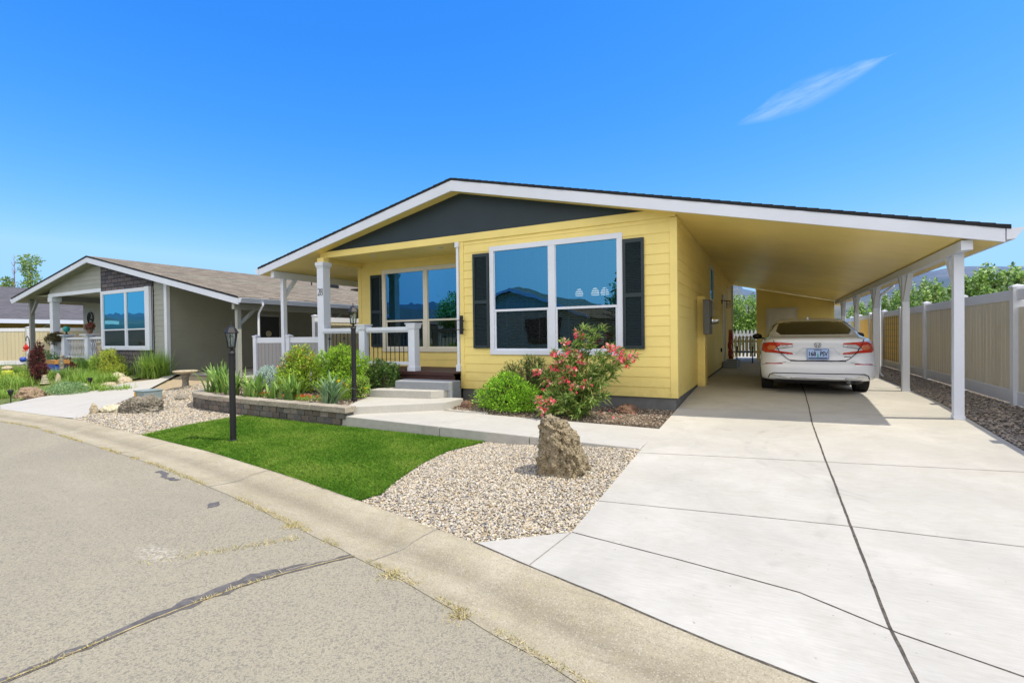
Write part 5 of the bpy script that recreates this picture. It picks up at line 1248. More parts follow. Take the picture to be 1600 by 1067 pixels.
p=atg(170,602); rock('rock','flat pinkish rock at the edge of the driveway garden',tuple(p),(.28,.2,.10),'tanrock',25,.2,4)
p=atg(185,589); rock('rock','rounded pale rock partly behind the buff rock',tuple(p),(.22,.18,.17),'palerock',26,.2,4)
p=atg(91,600); rock('standing_stone','slim upright orange stone in the garden grasses',tuple(p),(.085,.08,.36),'tanrock',27,.12,4)
rock('rock','orange tan rock among the irises',(-10.6,7.25,-.05),(.16,.13,.2),'tanrock',28,.15,4)
# ---- utility box and bird bath
ub=at(232,612,y=6.25).x
t=thing('utility_box','low grey green utility box with an orange label behind the layered rock','utility box',(ub,6.25,-.36))
MB().box(ub-.21,6.05,-.36,ub+.21,6.45,-.06).build('body',M.setdefault('boxgreen',paint('grey green box',(.24,.30,.30),.5,.05)),t,bevel=.01)
MB().box(ub-.22,6.03,-.06,ub+.22,6.47,-.03).build('lid',M['boxgreen'],t,bevel=.008)
MB().box(ub-.20,6.042,-.22,ub-.13,6.05,-.08).build('warning_label',M.setdefault('orangelabel',paint('orange label',(.75,.42,.03),.5,.03)),t)
bb_=at(290,605,y=7.78); p=(bb_.x,7.78,G(-14.35,7.78)-.07); t=thing('bird_bath','weathered stone bird bath at the end of the neighbour driveway','bird bath',p)
MB().lathe([(.16,0),(.16,.05),(.09,.10),(.075,.25),(.10,.42),(.14,.47)],p,20).build('pedestal',M['greyrock'],t,smooth=True)
MB().lathe([(.05,.46),(.20,.48),(.29,.52),(.30,.56),(.27,.565),(.18,.55),(0,.545)],p,24).build('basin',M['tanrock'],t,smooth=True)
# ---- planter plants
IRG=[(.22,.38,.07),(.28,.46,.10),(.16,.30,.06),(.34,.48,.14)]; IRB=[(.22,.36,.18),(.30,.44,.25),(.17,.30,.14),(.33,.46,.26)]
g='sword leaved iris clumps in the planter'
for (x,y,n,h,sp,pal,lab) in ((-11.25,6.85,80,.76,.42,IRG,'leftmost and tallest iris clump at the rounded end of the planter'),(-10.35,6.60,55,.66,.28,IRG,'iris clump just left of the front lamp post'),
    (-9.65,6.62,60,.56,.34,IRG,'wide spreading iris clump just right of the front lamp post'),(-9.0,6.62,26,.48,.24,IRG,'small arching iris clump left of the red ground cover'),(-8.45,6.60,52,.60,.27,IRG,'iris clump in the middle of the planter wall'),(-7.28,6.52,55,.64,.24,IRB,'blue green iris clump nearest to the steps')):
    sword_clump('iris_clump',lab,(x,y,-.08),int(n*1.0),h*1.06,.055,sp,pal,g,.95)
YG=[(.20,.33,.03),(.28,.42,.04),(.14,.25,.025),(.33,.46,.06),(.10,.19,.02)]
shrub('nandina_shrub','yellow green shrub with rosy young tips left of the porch column','shrub',(-9.3,7.55,-.03),[(0,0,.40,.5,.38,.42),(-.42,0,.36,.36,.3,.36),(.35,-.1,.34,.36,.3,.35),(-.15,.1,.70,.34,.28,.26),(.0,-.3,.2,.45,.25,.25)],6500,.062,.024,YG,tips=([(.62,.20,.12),(.7,.28,.2),(.55,.35,.08)],.10))
shrub('nandina_shrub','bright green leafy shrub in front of the porch railing','shrub',(-8.15,7.62,-.03),[(0,0,.42,.48,.36,.42),(.30,.02,.50,.36,.3,.36),(-.28,0,.58,.36,.3,.36),(.05,0,.78,.34,.28,.2),(.1,-.28,.2,.5,.28,.24)],7200,.058,.026,[(.17,.32,.03),(.24,.42,.04),(.12,.24,.025),(.3,.47,.07)])
shrub('dark_shrub','dark green shrub at the deck corner behind the rear lamp post','shrub',(-7.25,7.95,-.06),[(0,0,.25,.32,.22,.28),(.1,.0,.48,.22,.18,.18),(-.2,0,.42,.25,.2,.25)],2600,.06,.026,[(.035,.085,.025),(.06,.13,.03),(.09,.17,.04)])
t=shrub('marigold_plant','light green plant with yellow flowers beside the rear lamp post','plant',(-7.28,7.15,-.08),[(0,0,.18,.30,.22,.2),(.1,0,.32,.2,.15,.16),(-.22,0,.2,.2,.16,.2)],2600,.035,.014,[(.2,.36,.05),(.28,.46,.07),(.14,.26,.04)])
def blossoms(parent,centers,n,spread,r,pal,name='flower',k=5,one=False):
    if not one:
        for c in centers: blossoms(parent,[c],n,spread,r,pal,name,k,True)
        return
    P=[];D=[]
    for c in centers:
        for _ in range(n):
            q=np.array(c)+rng.standard_normal(3)*spread; u=rng.standard_normal(3)+np.array([-.3,-.8,.5]); u/=np.linalg.norm(u); a=np.cross(u,rng.standard_normal(3)); a/=np.linalg.norm(a); b=np.cross(u,a)
            for j in range(k):
                th=2*PI*j/k; P.append(q); D.append(a*math.cos(th)+b*math.sin(th)+u*.25)
    C=pal_cols(len(P),pal); C=np.repeat(C[::k],k,0)[:len(P)]
    return leaves(name,P,D,r,r*.8,C,'petal',parent,fold=.05,var=.15)
yl=[(.85,.62,.02),(.9,.7,.05)]; rd=[(.75,.03,.015),(.85,.08,.03)]
blossoms(t,[(-7.28+random.gauss(0,.2),7.0+random.gauss(0,.1),.10+random.random()*.32) for _ in range(17)],1,.01,.026,yl,k=8)
t=shrub('red_flower_plant','low plant with a few scarlet flowers between irises and shrub','plant',(-7.65,6.95,-.08),[(0,0,.1,.25,.18,.14),(.3,-.1,.06,.2,.12,.1)],900,.03,.01,[(.15,.28,.04),(.22,.36,.06)],stem=False)
blossoms(t,[(-7.62+random.gauss(0,.18),6.85+random.gauss(0,.08),.05+random.random()*.25) for _ in range(12)],1,.008,.024,rd,k=6)
for cx,cy,lab in((-8.0,6.66,'red flowering ground cover mat along the block wall'),(-9.35,6.72,'small red flowering mat left in the planter')):
    t=shrub('ground_cover',lab,'plant',(cx,cy,-.08),[(0,0,.02,.42,.2,.07),(-.3,.05,.02,.25,.15,.06)],1500,.026,.008,[(.18,.3,.05),(.25,.36,.08)],stem=False)
    blossoms(t,[(cx-.1+random.gauss(0,.26),cy+random.gauss(0,.1),.0+random.random()*.03) for _ in range(45)],1,.006,.017,rd+[(.9,.2,.08)],name='flowers',k=6,one=True)['kind']='stuff'
shrub('silver_plant','silvery blue plant in front of the low vinyl fence','plant',(-10.55,7.7,-.04),[(0,0,.2,.40,.3,.26),(.25,-.1,.12,.25,.2,.2),(-.2,0,.35,.2,.18,.15)],2600,.07,.017,[(.30,.42,.42),(.38,.5,.5),(.24,.34,.34)],stemcol='stem')
t=shrub('pink_rose','small bush with salmon pink blooms behind the arching irises','plant',(-9.95,7.65,-.04),[(0,0,.2,.3,.2,.22),(0,0,.42,.15,.1,.15)],1300,.045,.02,[(.12,.24,.04),(.2,.34,.06)])
blossoms(t,[(-9.95+random.gauss(0,.09),7.45,.50+random.gauss(0,.05)) for _ in range(7)],2,.01,.035,[(.9,.3,.28),(.95,.45,.4)])
# ---- bed under the window
shrub('green_bush','rounded bright green bush under the front window','shrub',(-4.22,7.86,-.18),[(0,0,.26,.48,.34,.30),(-.38,0,.16,.34,.28,.22),(.34,0,.2,.34,.3,.26),(-.1,0,.44,.34,.26,.18),(.15,-.2,.1,.5,.25,.22)],7500,.05,.02,[(.13,.30,.025),(.2,.42,.035),(.28,.5,.05),(.09,.2,.02)])
t=shrub('dark_shrub','dark thin leaved weeds standing behind the bright green bush','shrub',(-4.05,8.35,-.18),[(0,0,.5,.32,.12,.35),(-.4,0,.45,.2,.1,.3),(.35,0,.45,.25,.1,.3),(.1,0,.72,.2,.1,.2)],2200,.075,.013,[(.06,.13,.035),(.09,.18,.04),(.14,.24,.05)])
# oleander
olbase=(-2.95,7.92,-.18); t=thing('oleander','tall oleander with pink flower clusters under the right half of the front window','oleander',olbase)
fl=[(904,523,7.8),(866,553,7.7),(883,536,7.8),(886,550,7.7),(899,554,7.7),(842,580,7.6),(892,577,7.6),(881,589,7.6),(895,605,7.55),(916,601,7.55),(854,599,7.6),(953,544,7.7),(964,549,7.7),(977,565,7.7),(988,557,7.7),(972,556,7.75),(841,626,7.35),(858,627,7.35),(848,641,7.3),(870,575,7.7),(908,565,7.7),(876,562,7.7)]
FC=[at(u,v,y=y) for u,v,y in fl]
ends=list(FC); 
for u,v,y in ((925,520,7.8),(940,515,7.8),(912,515,7.8),(897,540,7.7),(930,575,7.7),(940,600,7.6),(925,625,7.5),(905,635,7.5),(880,625,7.5),(865,640,7.5),(950,575,7.7),(935,555,7.8),(915,545,7.8),(890,620,7.5),(945,620,7.6),(870,605,7.6),(955,590,7.7),(860,615,7.5),(905,590,7.7),(925,600,7.7),(880,640,7.45),(900,648,7.5),(915,640,7.6)): ends.append(at(u,v,y=y))
mb=MB(); P=[];D=[]
for e in ends:
    b=Vector(olbase)+Vector((random.uniform(-.12,.12),random.uniform(-.1,.1),0)); out=(e-b); m=b+Vector((out.x*.3,out.y*.3,out.z*.62))
    path=[b.lerp(m,s)*(1-s)+m.lerp(e,s)*s for s in np.linspace(0,1,9)]; mb.tube(path,[.012-.009*s for s in np.linspace(0,1,9)],5)
    for k in range(3,9):
        q=path[k]; dn=(path[k]-path[k-1]).normalized()
        for _ in range(26 if k>5 else 13):
            r=Vector((random.gauss(0,1),random.gauss(0,1),random.gauss(0,1))).normalized()
            P.append(tuple(q+Vector((random.gauss(0,.022),random.gauss(0,.022),random.gauss(0,.022))))); D.append(tuple(dn*.75+r*.8+Vector((0,0,.1))))
mb.build('branches',M['stem'],t)
leaves('foliage',P,D,.13,.019,pal_cols(len(P),[(.10,.19,.04),(.15,.26,.06),(.22,.34,.10),(.07,.14,.03),(.30,.36,.13)]),'leaf',t,droop=.15)
blossoms(t,[tuple(c) for c in FC],19,.042,.033,[(.85,.10,.17),(.92,.2,.27),(.95,.38,.42),(.75,.06,.13)],name='flower_cluster')
P=[];
for _ in range(26): P.append((random.uniform(-3.6,-1.5),random.uniform(7.42,8.2),-.155))
tag(leaves('fallen_petals',P,rng.standard_normal((26,3))*np.array([1,1,.1]),.04,.03,pal_cols(26,[(.8,.08,.15)]),'petal'),'fallen pink petals scattered on the mulch','petals',kind='stuff')
# ---- neighbour garden
gp=[(-16.0,K(-16))]+[(x,K(x)) for x in(-17,-19,-22,-26,-32)]+[(-32,8.4),(-27.4,9.15),(-18.45,9.2),(-18.3,7.5),(-18.75,6.3),(-17.6,5.4)]
sheet('garden_ground',gp,G,.5,M['garden'],.004)
def tufts(name,label,cat,pts,nb,h,w,pal,sp,group=None,arch=.9):
    V=[];F=[];C=[]
    for (x,y,z,hs) in pts:
        for i in range(nb):
            a=random.uniform(0,2*PI); l=random.uniform(.1,1)*arch; hh=h*hs*random.uniform(.6,1.1); c=np.array(random.choice(pal))*random.uniform(.8,1.4)*1.15; bx,by=x+random.gauss(0,sp),y+random.gauss(0,sp); d=Vector((math.cos(a),math.sin(a),0)); sd=Vector((-d.y,d.x,0)); b0=len(V)
            for k in range(7):
                s=k/6; p=Vector((bx,by,z))+d*(l*hh*.95*s**1.6)+Vector((0,0,hh*(s*1.05-.72*l*s**2.6))); ww=w*(1-s*.95)
                V+=[tuple(p-sd*ww/2),tuple(p+sd*ww/2)]; C+=[tuple(c*(.7+.4*s))]*2
            for k in range(6): q=b0+2*k; F.append((q,q+1,q+3,q+2))
    o=np_mesh(name,V,F,C,M['leaf']); return tag(o,label,cat,group)
LG=[(.20,.34,.05),(.27,.42,.07),(.15,.27,.04),(.33,.45,.1)]
p=atg(215,592); tufts('ornamental_grass','bright arching ornamental grass clump below the neighbour bay window','grass clump',[(p.x+dx,p.y+.5,p.z,1) for dx in(-.35,0,.35)],330,1.05,.022,LG,.13)
p=atg(247,585); tufts('ornamental_grass','darker grass clump at the white corner board of the grey house','grass clump',[(p.x-.1,p.y+.2,p.z,1)],240,.85,.02,[(.10,.2,.04),(.15,.27,.05)],.12)
def mound(u,v,n,hs,lab,pal,h=.5,sp=.3,nb=130,cat='grass clump',name='grass_mound'):
    p=atg(u,v); tufts(name,lab,cat,[(p.x+random.gauss(0,sp*1.4),p.y+abs(random.gauss(0,sp)),G(p.x,p.y),hs*random.uniform(.8,1.1)) for _ in range(n)],nb,h,.018,pal,.12)
mound(12,606,5,1,'feathery green grass mass at the far left of the garden',LG,.62,.5,170)
mound(125,600,5,1,'soft green grass mass behind the cream boulder',LG,.55,.45,170)
mound(150,603,4,1,'low green grass along the neighbour driveway edge',LG,.42,.35,150)
mound(100,590,5,1,'light green grass in the middle of the neighbour garden',[(.2,.34,.07),(.28,.4,.1)],.5,.5,150)
mound(110,583,6,1,'taller soft green grass below the grey porch railing',[(.16,.3,.05),(.22,.36,.07)],.8,.5,150)
mound(30,590,5,1,'pale green grass tufts around the yellow garden lantern',LG,.6,.6,140)
mound(185,588,3,1,'small grass tuft left of the arching ornamental grass',LG,.5,.2,120)
mound(60,592,4,1,'thin green grass below the purple leaved shrub',LG,.45,.4,120)
mound(20,614,5,1,'low yellow green tufts at the left front corner of the garden',LG,.32,.45,130)
mound(4,622,5,1,'short tufts beside the rusty rock at the far left edge',LG,.3,.4,130)
mound(140,612,4,1,'short green tufts along the driveway edge by the path light',LG,.30,.3,120)
mound(100,603,5,1,'fine green grass behind the grey green mound',[(.2,.34,.07),(.28,.4,.1)],.38,.5,130)
p=atg(78,618); shrub('ground_cover_mound','grey green leafy mound between the brown rock and the cream boulder','plant',(p.x,p.y+.35,p.z),[(0,0,.12,.5,.35,.22),(-.35,.1,.1,.3,.3,.16),(.3,.1,.1,.35,.3,.18)],4200,.045,.018,[(.18,.30,.15),(.25,.38,.2),(.14,.24,.12)],stem=False)
p=atg(25,600); shrub('ground_cover_mound','yellow green creeping plant behind the rusty brown rock','plant',(p.x,p.y,p.z),[(0,0,.12,.7,.4,.22),(-.7,0,.1,.5,.4,.2),(.7,.2,.1,.4,.35,.2)],3600,.05,.02,[(.24,.34,.05),(.3,.4,.08)],stem=False)
p=atg(160,590); shrub('golden_shrub','yellow green bushy shrub left of the ornamental grass','shrub',(p.x,p.y+.3,p.z),[(0,0,.35,.42,.35,.4),(-.2,0,.7,.28,.25,.25),(.25,0,.2,.4,.3,.25)],3600,.07,.02,[(.3,.36,.05),(.36,.42,.07),(.18,.26,.04)])
p=atg(145,590); shrub('feathery_shrub','fine leaved green shrub in front of the porch railing','shrub',(p.x-.6,p.y+.6,p.z),[(0,0,.4,.5,.35,.45),(-.4,0,.3,.4,.3,.35)],3600,.10,.012,LG)
p=atg(40,603); bz_=p
t=shrub('purple_shrub','dark purple leaved shrub in the neighbour garden','shrub',(p.x,p.y+.3,p.z),[(0,0,.5,.22,.2,.35),(.05,0,.9,.16,.15,.3),(.10,0,1.15,.09,.09,.25),(-.32,0,.85,.10,.1,.3),(.2,0,.45,.22,.2,.22)],1700,.075,.035,[(.07,.02,.025),(.12,.035,.04),(.05,.015,.02),(.16,.05,.05)])
p=atg(68,590); shrub('purple_shrub','low dark maroon shrub next to the blue planter','shrub',(p.x,p.y+.6,p.z),[(0,0,.3,.4,.3,.3),(.3,0,.25,.3,.2,.2)],1500,.06,.03,[(.06,.02,.02),(.1,.03,.035)])
p=atg(20,588); shrub('dark_shrub','dark blue green shrub at the left end of the neighbour garden','shrub',(p.x,p.y+1,p.z),[(0,0,.4,.6,.4,.45),(-.7,0,.3,.5,.4,.4),(.7,0,.35,.4,.3,.35)],3600,.07,.02,[(.04,.10,.04),(.07,.14,.05)])
# garden ornaments
p=atg(24,600); t=thing('feeder_pole','black shepherd hook pole with a red hanging feeder','feeder',(p.x,p.y+.4,p.z)); b=Vector((p.x,p.y+.4,p.z))
MB().tube([b,b+Vector((-.08,0,1.3)),b+Vector((-.12,0,1.5)),b+Vector((-.22,0,1.6)),b+Vector((-.34,0,1.55)),b+Vector((-.36,0,1.42))],.012,6).build('hook',M['black_metal'],t)
q=b+Vector((-.36,0,1.05)); MB().lathe([(.0,.35),(.01,.3),(.03,.25),(.075,.18),(.075,.12),(.03,.07),(.10,.06),(.10,.04)],q,14).build('feeder',M.setdefault('red',paint('red enamel',(.6,.03,.02),.25,.05)),t,smooth=True)
p=atg(12,596); b=(p.x,p.y,p.z); t=thing('garden_lantern','small yellow garden lantern with a pale cap','lantern',b); MB().lathe([(.13,.1),(.14,.12),(.15,.35),(.13,.42)],b,14).build('body',M.setdefault('limeglass',paint('lime glass',(.55,.6,.06),.2,.05)),t,smooth=True); MB().lathe([(.15,.42),(.15,.47),(.1,.53),(.02,.55)],b,14).build('cap',M['tanrock'],t,smooth=True)
for u,v,lab in((17,630,'black solar path light in front of the rusty rock'),(141,608,'black solar path light beside the neighbour driveway grass')):
    p=atg(u,v); b=(p.x,p.y,p.z); t=thing('path_light',lab,'path light',b,group='solar path lights'); MB().tube([b,(b[0],b[1],b[2]+.2)],.012,6).build('stake',M['black_metal'],t); MB().lathe([(.015,.18),(.045,.24),(.055,.30),(.07,.31),(.05,.34),(.01,.35)],b,12).build('head',M['black_metal'],t,smooth=True)
p=at(85,572,y=8.0); t=thing('planter_box','blue planter box with an orange rim in the neighbour garden','planter',(p.x,8.0,p.z-.3)); MB().box(p.x-.33,7.9,p.z-.3,p.x+.33,8.3,p.z+.08).build('body',M.setdefault('blue',paint('blue paint',(.03,.08,.45),.4,.05)),t); MB().box(p.x-.36,7.88,p.z+.08,p.x+.36,8.32,p.z+.22).build('rim',M.setdefault('orangewood',paint('orange wood',(.5,.24,.07),.6,.1)),t)
def statue(u,v,y,h,lab):
    p=at(u,v,y=y); b=(p.x,y,p.z); s=h/.8; prof=[(.12,0),(.12,.06),(.08,.08),(.11,.2),(.12,.35),(.09,.48),(.11,.55),(.05,.60),(.075,.66),(.08,.72),(.05,.79),(0,.81)]
    tag(MB().lathe([(r*s,z*s) for r,z in prof],b,14).build('garden_statue',M['greyrock'],smooth=True),lab,'statue')
statue(155,560,8.6,.62,'pale stone garden statue before the porch railing end'); statue(96,577,7.6,.5,'small weathered statue beside the blue planter')
p=at(36,566,y=7.5); tag(MB().lathe([(0,0),(.07,.02),(.1,.1),(.07,.18),(0,.2)],tuple(p),14).build('glass_ball',M['blue'],smooth=True),'blue glass ball left of the purple shrub','ornament')
p=at(70,598,y=6.9)
for k,(dx,r) in enumerate(((0,.10),(.02,.08),(-.01,.06),(.01,.045))): pass
mb=MB(); z=p.z-.05
for r in(.12,.10,.085,.07,.05): mb.lathe([(.01,0),(r,.015),(r*1.05,.035),(r*.9,.055),(.01,.06)],(p.x+random.uniform(-.01,.01),p.y,z),12); z+=.06
tag(mb.build('stone_cairn',M['palerock'],smooth=True),'small stack of pale flat stones in the neighbour garden','cairn')
# porch decorations of the grey house
q=at(101,517,y=9.35); t=thing('gazing_ball','teal glass ball on a dark stand on the left porch pedestal','ornament',(q.x,9.35,1.42)); MB().lathe([(.08,1.42),(.05,1.45),(.02,1.5),(.05,1.53)],(-25.83,9.35,0),10).build('stand',M['black_metal'],t); MB().lathe([(0,1.52),(.08,1.55),(.13,1.65),(.08,1.75),(0,1.78)],(-25.83,9.35,0),14).build('ball',M.setdefault('teal2',paint('teal glass',(.02,.3,.28),.1,.05)),t,smooth=True)
t=shrub('potted_plant','dark red potted plant on the right porch pedestal','potted plant',(-23.83,9.35,1.42),[(0,0,.28,.16,.14,.14)],500,.06,.03,[(.12,.03,.03),(.3,.08,.08),(.08,.1,.03)]); MB().lathe([(.07,0),(.11,.16),(.12,.18)],(-23.83,9.35,1.42),12).build('pot',M['redlava'],t)
t=shrub('trailing_plant','dark trailing plant in a basket on the porch rail corner','potted plant',(-26.35,9.2,1.25),[(0,0,.05,.42,.25,.18),(.3,0,.08,.25,.2,.12),(-.4,0,-.05,.18,.2,.25)],1900,.06,.025,[(.04,.06,.02),(.07,.09,.03),(.10,.05,.03)],zmin=.9); MB().lathe([(.1,-.12),(.22,.0),(.24,.06)],(-26.3,9.2,1.25),12).build('basket',M['bark'],t)
tag(MB().box(-23.35,9.75,1.25,-23.0,10.0,1.75).build('red_pot',M['red'],bevel=.03),'red pot standing on the porch near the neighbour window','pot')
# ---- trees
def tree(name,label,base,h,lobes,n,L,W,pal,trunk_r=.08,group=None,trunkmat='bark',bare=.25,crown='crown'):
    t=thing(name,label,'tree',base,group=group); b=Vector(base)
    lb=[(b.x+a,b.y+c,b.z+d,e,f,g_) for a,c,d,e,f,g_ in lobes]
    P,d,r=blob_points(lb,n,.35); D=d*.6+rng.standard_normal((n,3))*.7+np.array([0,0,.2])
    leaves('crown',P,D,L,W,pal_cols(n,pal),'leaf',t)
    mb=MB(); mb.tube([b,b+Vector((.03,0,h*.35)),b+Vector((-.02,.02,h*.7)),b+Vector((0,0,h*.95))],[trunk_r,trunk_r*.8,trunk_r*.45,trunk_r*.1],8)
    for l in lb:
        s=b+Vector((0,0,min(h*.7,max(h*bare,(l[2]-b.z)*.55)))); e=Vector(l[:3])+Vector((random.uniform(-.3,.3)*l[3],0,.3*l[5])); mb.tube([s,(s+e)/2+Vector((0,0,.05*h)),e],[trunk_r*.45,trunk_r*.3,trunk_r*.08],5)
    mb.build('trunk',M[trunkmat],t); return t
GP=[(.12,.23,.05),(.18,.33,.08),(.24,.40,.11),(.42,.55,.30),(.07,.14,.035)]
tops=[(1597,420,6.2),(1576,416,6.6),(1558,417,7.2),(1543,413,7.8),(1524,424,7.4),(1503,432,7.6),(1485,446,7.8),(1463,439,8.6),(1445,436,9.0),(1425,447,9.2),(1402,455,9.6),(1382,458,10.4),(1361,467,10.4),(1345,472,11.2),(1330,480,11.2)]
ordn=['first','second','third','fourth','fifth','sixth','seventh','eighth','ninth','tenth','eleventh','twelfth','thirteenth','fourteenth','fifteenth']
for i,(u,v,x) in enumerate(tops):
    q=at(u,v,x=x); h=q.z; k=max(.5,(q.y*.022+x*.05)); lob=[]
    for j in range(7):
        ox=random.uniform(-.62,.62)*k; oy=random.uniform(-.4,.4)*k; top=h*(1 if j==0 else random.uniform(.72,.95)); 
        if j==0: ox=0
        for q_,(rr,dz) in enumerate(((.085,.24),(.14,.62),(.19,1.05))): lob.append((ox+random.uniform(-.05,.05)*k,oy,top-dz*k*.8,rr*k,rr*k,.30*k))
    lob+= [(0,0,h*.45,.62*k,.5*k,h*.22),(0,0,h*.22,.65*k,.5*k,h*.2)]
    tree('leafy_tree','%s tree from the right in the leafy row behind the vinyl fence'%ordn[i],(q.x,q.y,0),h,lob,3600,.155*k**.5,.10*k**.5,GP,.05,group='leafy trees behind the right hand fence',bare=.1)
q=at(1170,470,y=34); tree('leafy_tree','bright green tree seen through the gap beyond the picket fences',(q.x,q.y,0),q.z,[(0,0,q.z-.5,1.0,.8,.9),(-1.2,0,q.z-.6,.9,.8,.9),(1.0,0,q.z-.8,.8,.8,.9),(.4,0,q.z-1.6,1.2,.9,.9),(-.7,0,q.z-1.8,.9,.8,.9),(0,0,1.2,1.5,1.2,1.2),(1.1,0,1.6,.8,.8,1.2),(-1.3,0,1.0,.9,.8,1.2)],9000,.16,.09,[(.12,.24,.05),(.18,.32,.07),(.27,.42,.12),(.07,.14,.03)],.1)
q=at(46,430,y=34); s=1.35; B=(q.x,q.y,0); h=at(46,395,y=34).z
tree('slender_tree','taller airy leafed tree rising behind the left roofs',B,h,[(0,0,h-1.2,1.9,1.5,.9),(.9,0,h-2.0,1.0,1,.8),(-1.6,0,h-2.4,1.0,.9,.7),(.3,0,h-3.2,1.3,1.2,1.0),(1.4,0,h-4.2,1.2,1.0,.8),(-1.0,0,h-5.2,1.4,1.2,1.0),(1.0,0,h-5.6,1.7,1.4,1.2),(0,0,h-7.4,2.4,1.8,1.4)],1900,.36,.2,[(.10,.19,.05),(.16,.26,.08),(.22,.32,.10)],.16)
q=at(11,440,y=34); h=at(11,432,y=34).z; tree('slender_tree','shorter thin tree at the far left edge of the roofs',(q.x,q.y,0),h,[(0,0,h-.9,.8,.8,.8),(.8,0,h-1.6,.9,.8,.7),(-1.2,0,h-2.0,.9,.8,.7),(.6,0,h-3.0,1.4,1.0,1.1),(-.8,0,h-3.4,1.2,1.0,1.0)],1500,.34,.19,[(.12,.2,.05),(.18,.27,.08)],.13)
q=at(22,430,y=33); h=at(22,398,y=33).z; t=thing('bare_tree','leafless pinkish tree between the two leafy trees at left','tree',(q.x,q.y,0)); mb=MB(); b=Vector((q.x,q.y,0)); mb.tube([b,b+Vector((0,0,h*.6)),b+Vector((.2,0,h))],[.16,.10,.02],6)
for k in range(26):
    z=h*random.uniform(.45,.95); a=random.uniform(0,2*PI); l=random.uniform(.8,2.2)*(1.2-z/h); s_=b+Vector((0.1,0,z)); mb.tube([s_,s_+Vector((l*.5*math.cos(a),l*.4*math.sin(a),l*.6)),s_+Vector((l*.8*math.cos(a),l*.6*math.sin(a),l*1.4))],[.035,.02,.006],4)
mb.build('branches',M.setdefault('barebark',paint('pale bark',(.35,.24,.24),.9,.1)),t)
# ---- the opposite side of the street, mirrored in the window panes
def street_house(name,label,x0,x1,y0,y1,h,rh,wm,rm):
    t=thing(name,label,'house',((x0+x1)/2,y0,-.4)); xm=(x0+x1)/2
    MB().add([(x0,y0,-.4),(x1,y0,-.4),(x1,y0,h),(xm,y0,rh-.1),(x0,y0,h)],[(0,1,2,3,4)]).add([(x0,y0,-.4),(x0,y1,-.4),(x0,y1,h),(x0,y0,h)],[(0,1,2,3)]).add([(x1,y0,-.4),(x1,y1,-.4),(x1,y1,h),(x1,y0,h)],[(0,1,2,3)]).build('wall',wm,t)
    e=.6; sl=(rh-h)/((x1-x0)/2); MB().add([(x0-e,y0+e,h-e*sl),(xm,y0+e,rh),(xm,y1,rh),(x0-e,y1,h-e*sl)],[(0,1,2,3)]).add([(x1+e,y0+e,h-e*sl),(xm,y0+e,rh),(xm,y1,rh),(x1+e,y1,h-e*sl)],[(3,2,1,0)]).build('roof',rm,t)
    for a,b in((.15,.35),(.6,.85)): MB().box(x0+(x1-x0)*a,y0,.7,x0+(x1-x0)*b,y0+.03,2.2).build('window',M['darkglass'],t)
    MB().extrude_y([(x0-e,h-e*sl-.18),(xm,rh-.18),(x1+e,h-e*sl-.18),(x1+e,h-e*sl),(xm,rh),(x0-e,h-e*sl)],y0+e,y0+e+.03).build('fascia',M['white'],t)
street_house('tan_house','low tan house across the street mirrored in the front window',-18.5,-9.5,-9.5,-22,2.4,4.1,M['vinyl'],M['tanshingle'])
street_house('grey_house','small grey house across the street mirrored beside the tan one',-34,-24,-9.5,-22,2.3,3.7,M['greysiding'],M['greyshingle'])
street_house('pale_house','pale house across the street mirrored at the edge of the front window',-6.5,2.5,-13,-24,2.4,4.0,M['vinyl_lit'],M['greyshingle'])
for x,y,h,lab in((-21,-11,5.0,'green street tree across the road mirrored left of the tan house'),(-8,-15,6.0,'taller green tree across the road mirrored right of the tan house')):
    tree('street_tree',lab,(x,y,-.4),h,[(0,0,h*.7,1.3,1.3,1.4),(.7,0,h*.55,.9,.9,.9),(-.7,.2,h*.6,.9,.9,.9)],2200,.22,.13,GP,.12)
# ---- hills all round
keys=[]
def azel(u,v): d=_d(u,v).normalized(); return math.degrees(math.atan2(d.x,d.y))%360, math.degrees(math.asin(d.z))
for u,v in((1155,446),(1182,450),(1260,458),(1330,450),(1380,442),(1420,430),(1450,423),(1500,414),(1560,411),(1600,410)): keys.append(azel(u,v))
keys=sorted(keys)
KA=[-30]+[ (a if a<180 else a-360) for a,e in keys]; 
pts=sorted([(((a+180)%360)-180,e) for a,e in keys]+[(-180,4.6),(-165,4.0),(-150,5.4),(-135,4.6),(-120,3.6),(-95,2.2),(-70,1.6),(-50,1.8),(-30,2.2),(-10,4.2),(-3,6.2),(52,7.4),(70,6),(95,5),(120,4.5),(140,5.6),(158,4.0),(180,4.6)])
AZ=[p[0] for p in pts]; EL=[p[1] for p in pts]
V=[];F=[];na=720;radii=[160,220,300,400,520,650,800,950,1100,1250]
for i in range(na):
    az=-180+360*i/na; el=float(np.interp(az,AZ,EL)); a=math.radians(az)
    for j,r in enumerate(radii):
        s=j/(len(radii)-1); hh=math.tan(math.radians(el))*1180*(s**1.5)*(1.1 if -5<az<60 else .9) if j<9 else math.tan(math.radians(el))*900
        x,y=r*math.sin(a),r*math.cos(a); nz_=noise.noise((x*.004,y*.004,0))*.20+noise.noise((x*.015,y*.015,4))*.07+noise.noise((x*.05,y*.05,9))*.02
        V.append((x,y,-.7+hh*(1+nz_*(1 if s<.85 else .35))*(1 if j<8 else 1)))
nr_=len(radii)
for i in range(na):
    for j in range(nr_-1): F.append((i*nr_+j,((i+1)%na)*nr_+j,((i+1)%na)*nr_+j+1,i*nr_+j+1))
m,t_=nt('hillside'); p_=pos(t_); n1=noise_out(t_,.006,7,p_,.7,.4); n2=noise_out(t_,.045,5,p_,.7); n3=noise_out(t_,.25,4,p_,.7)
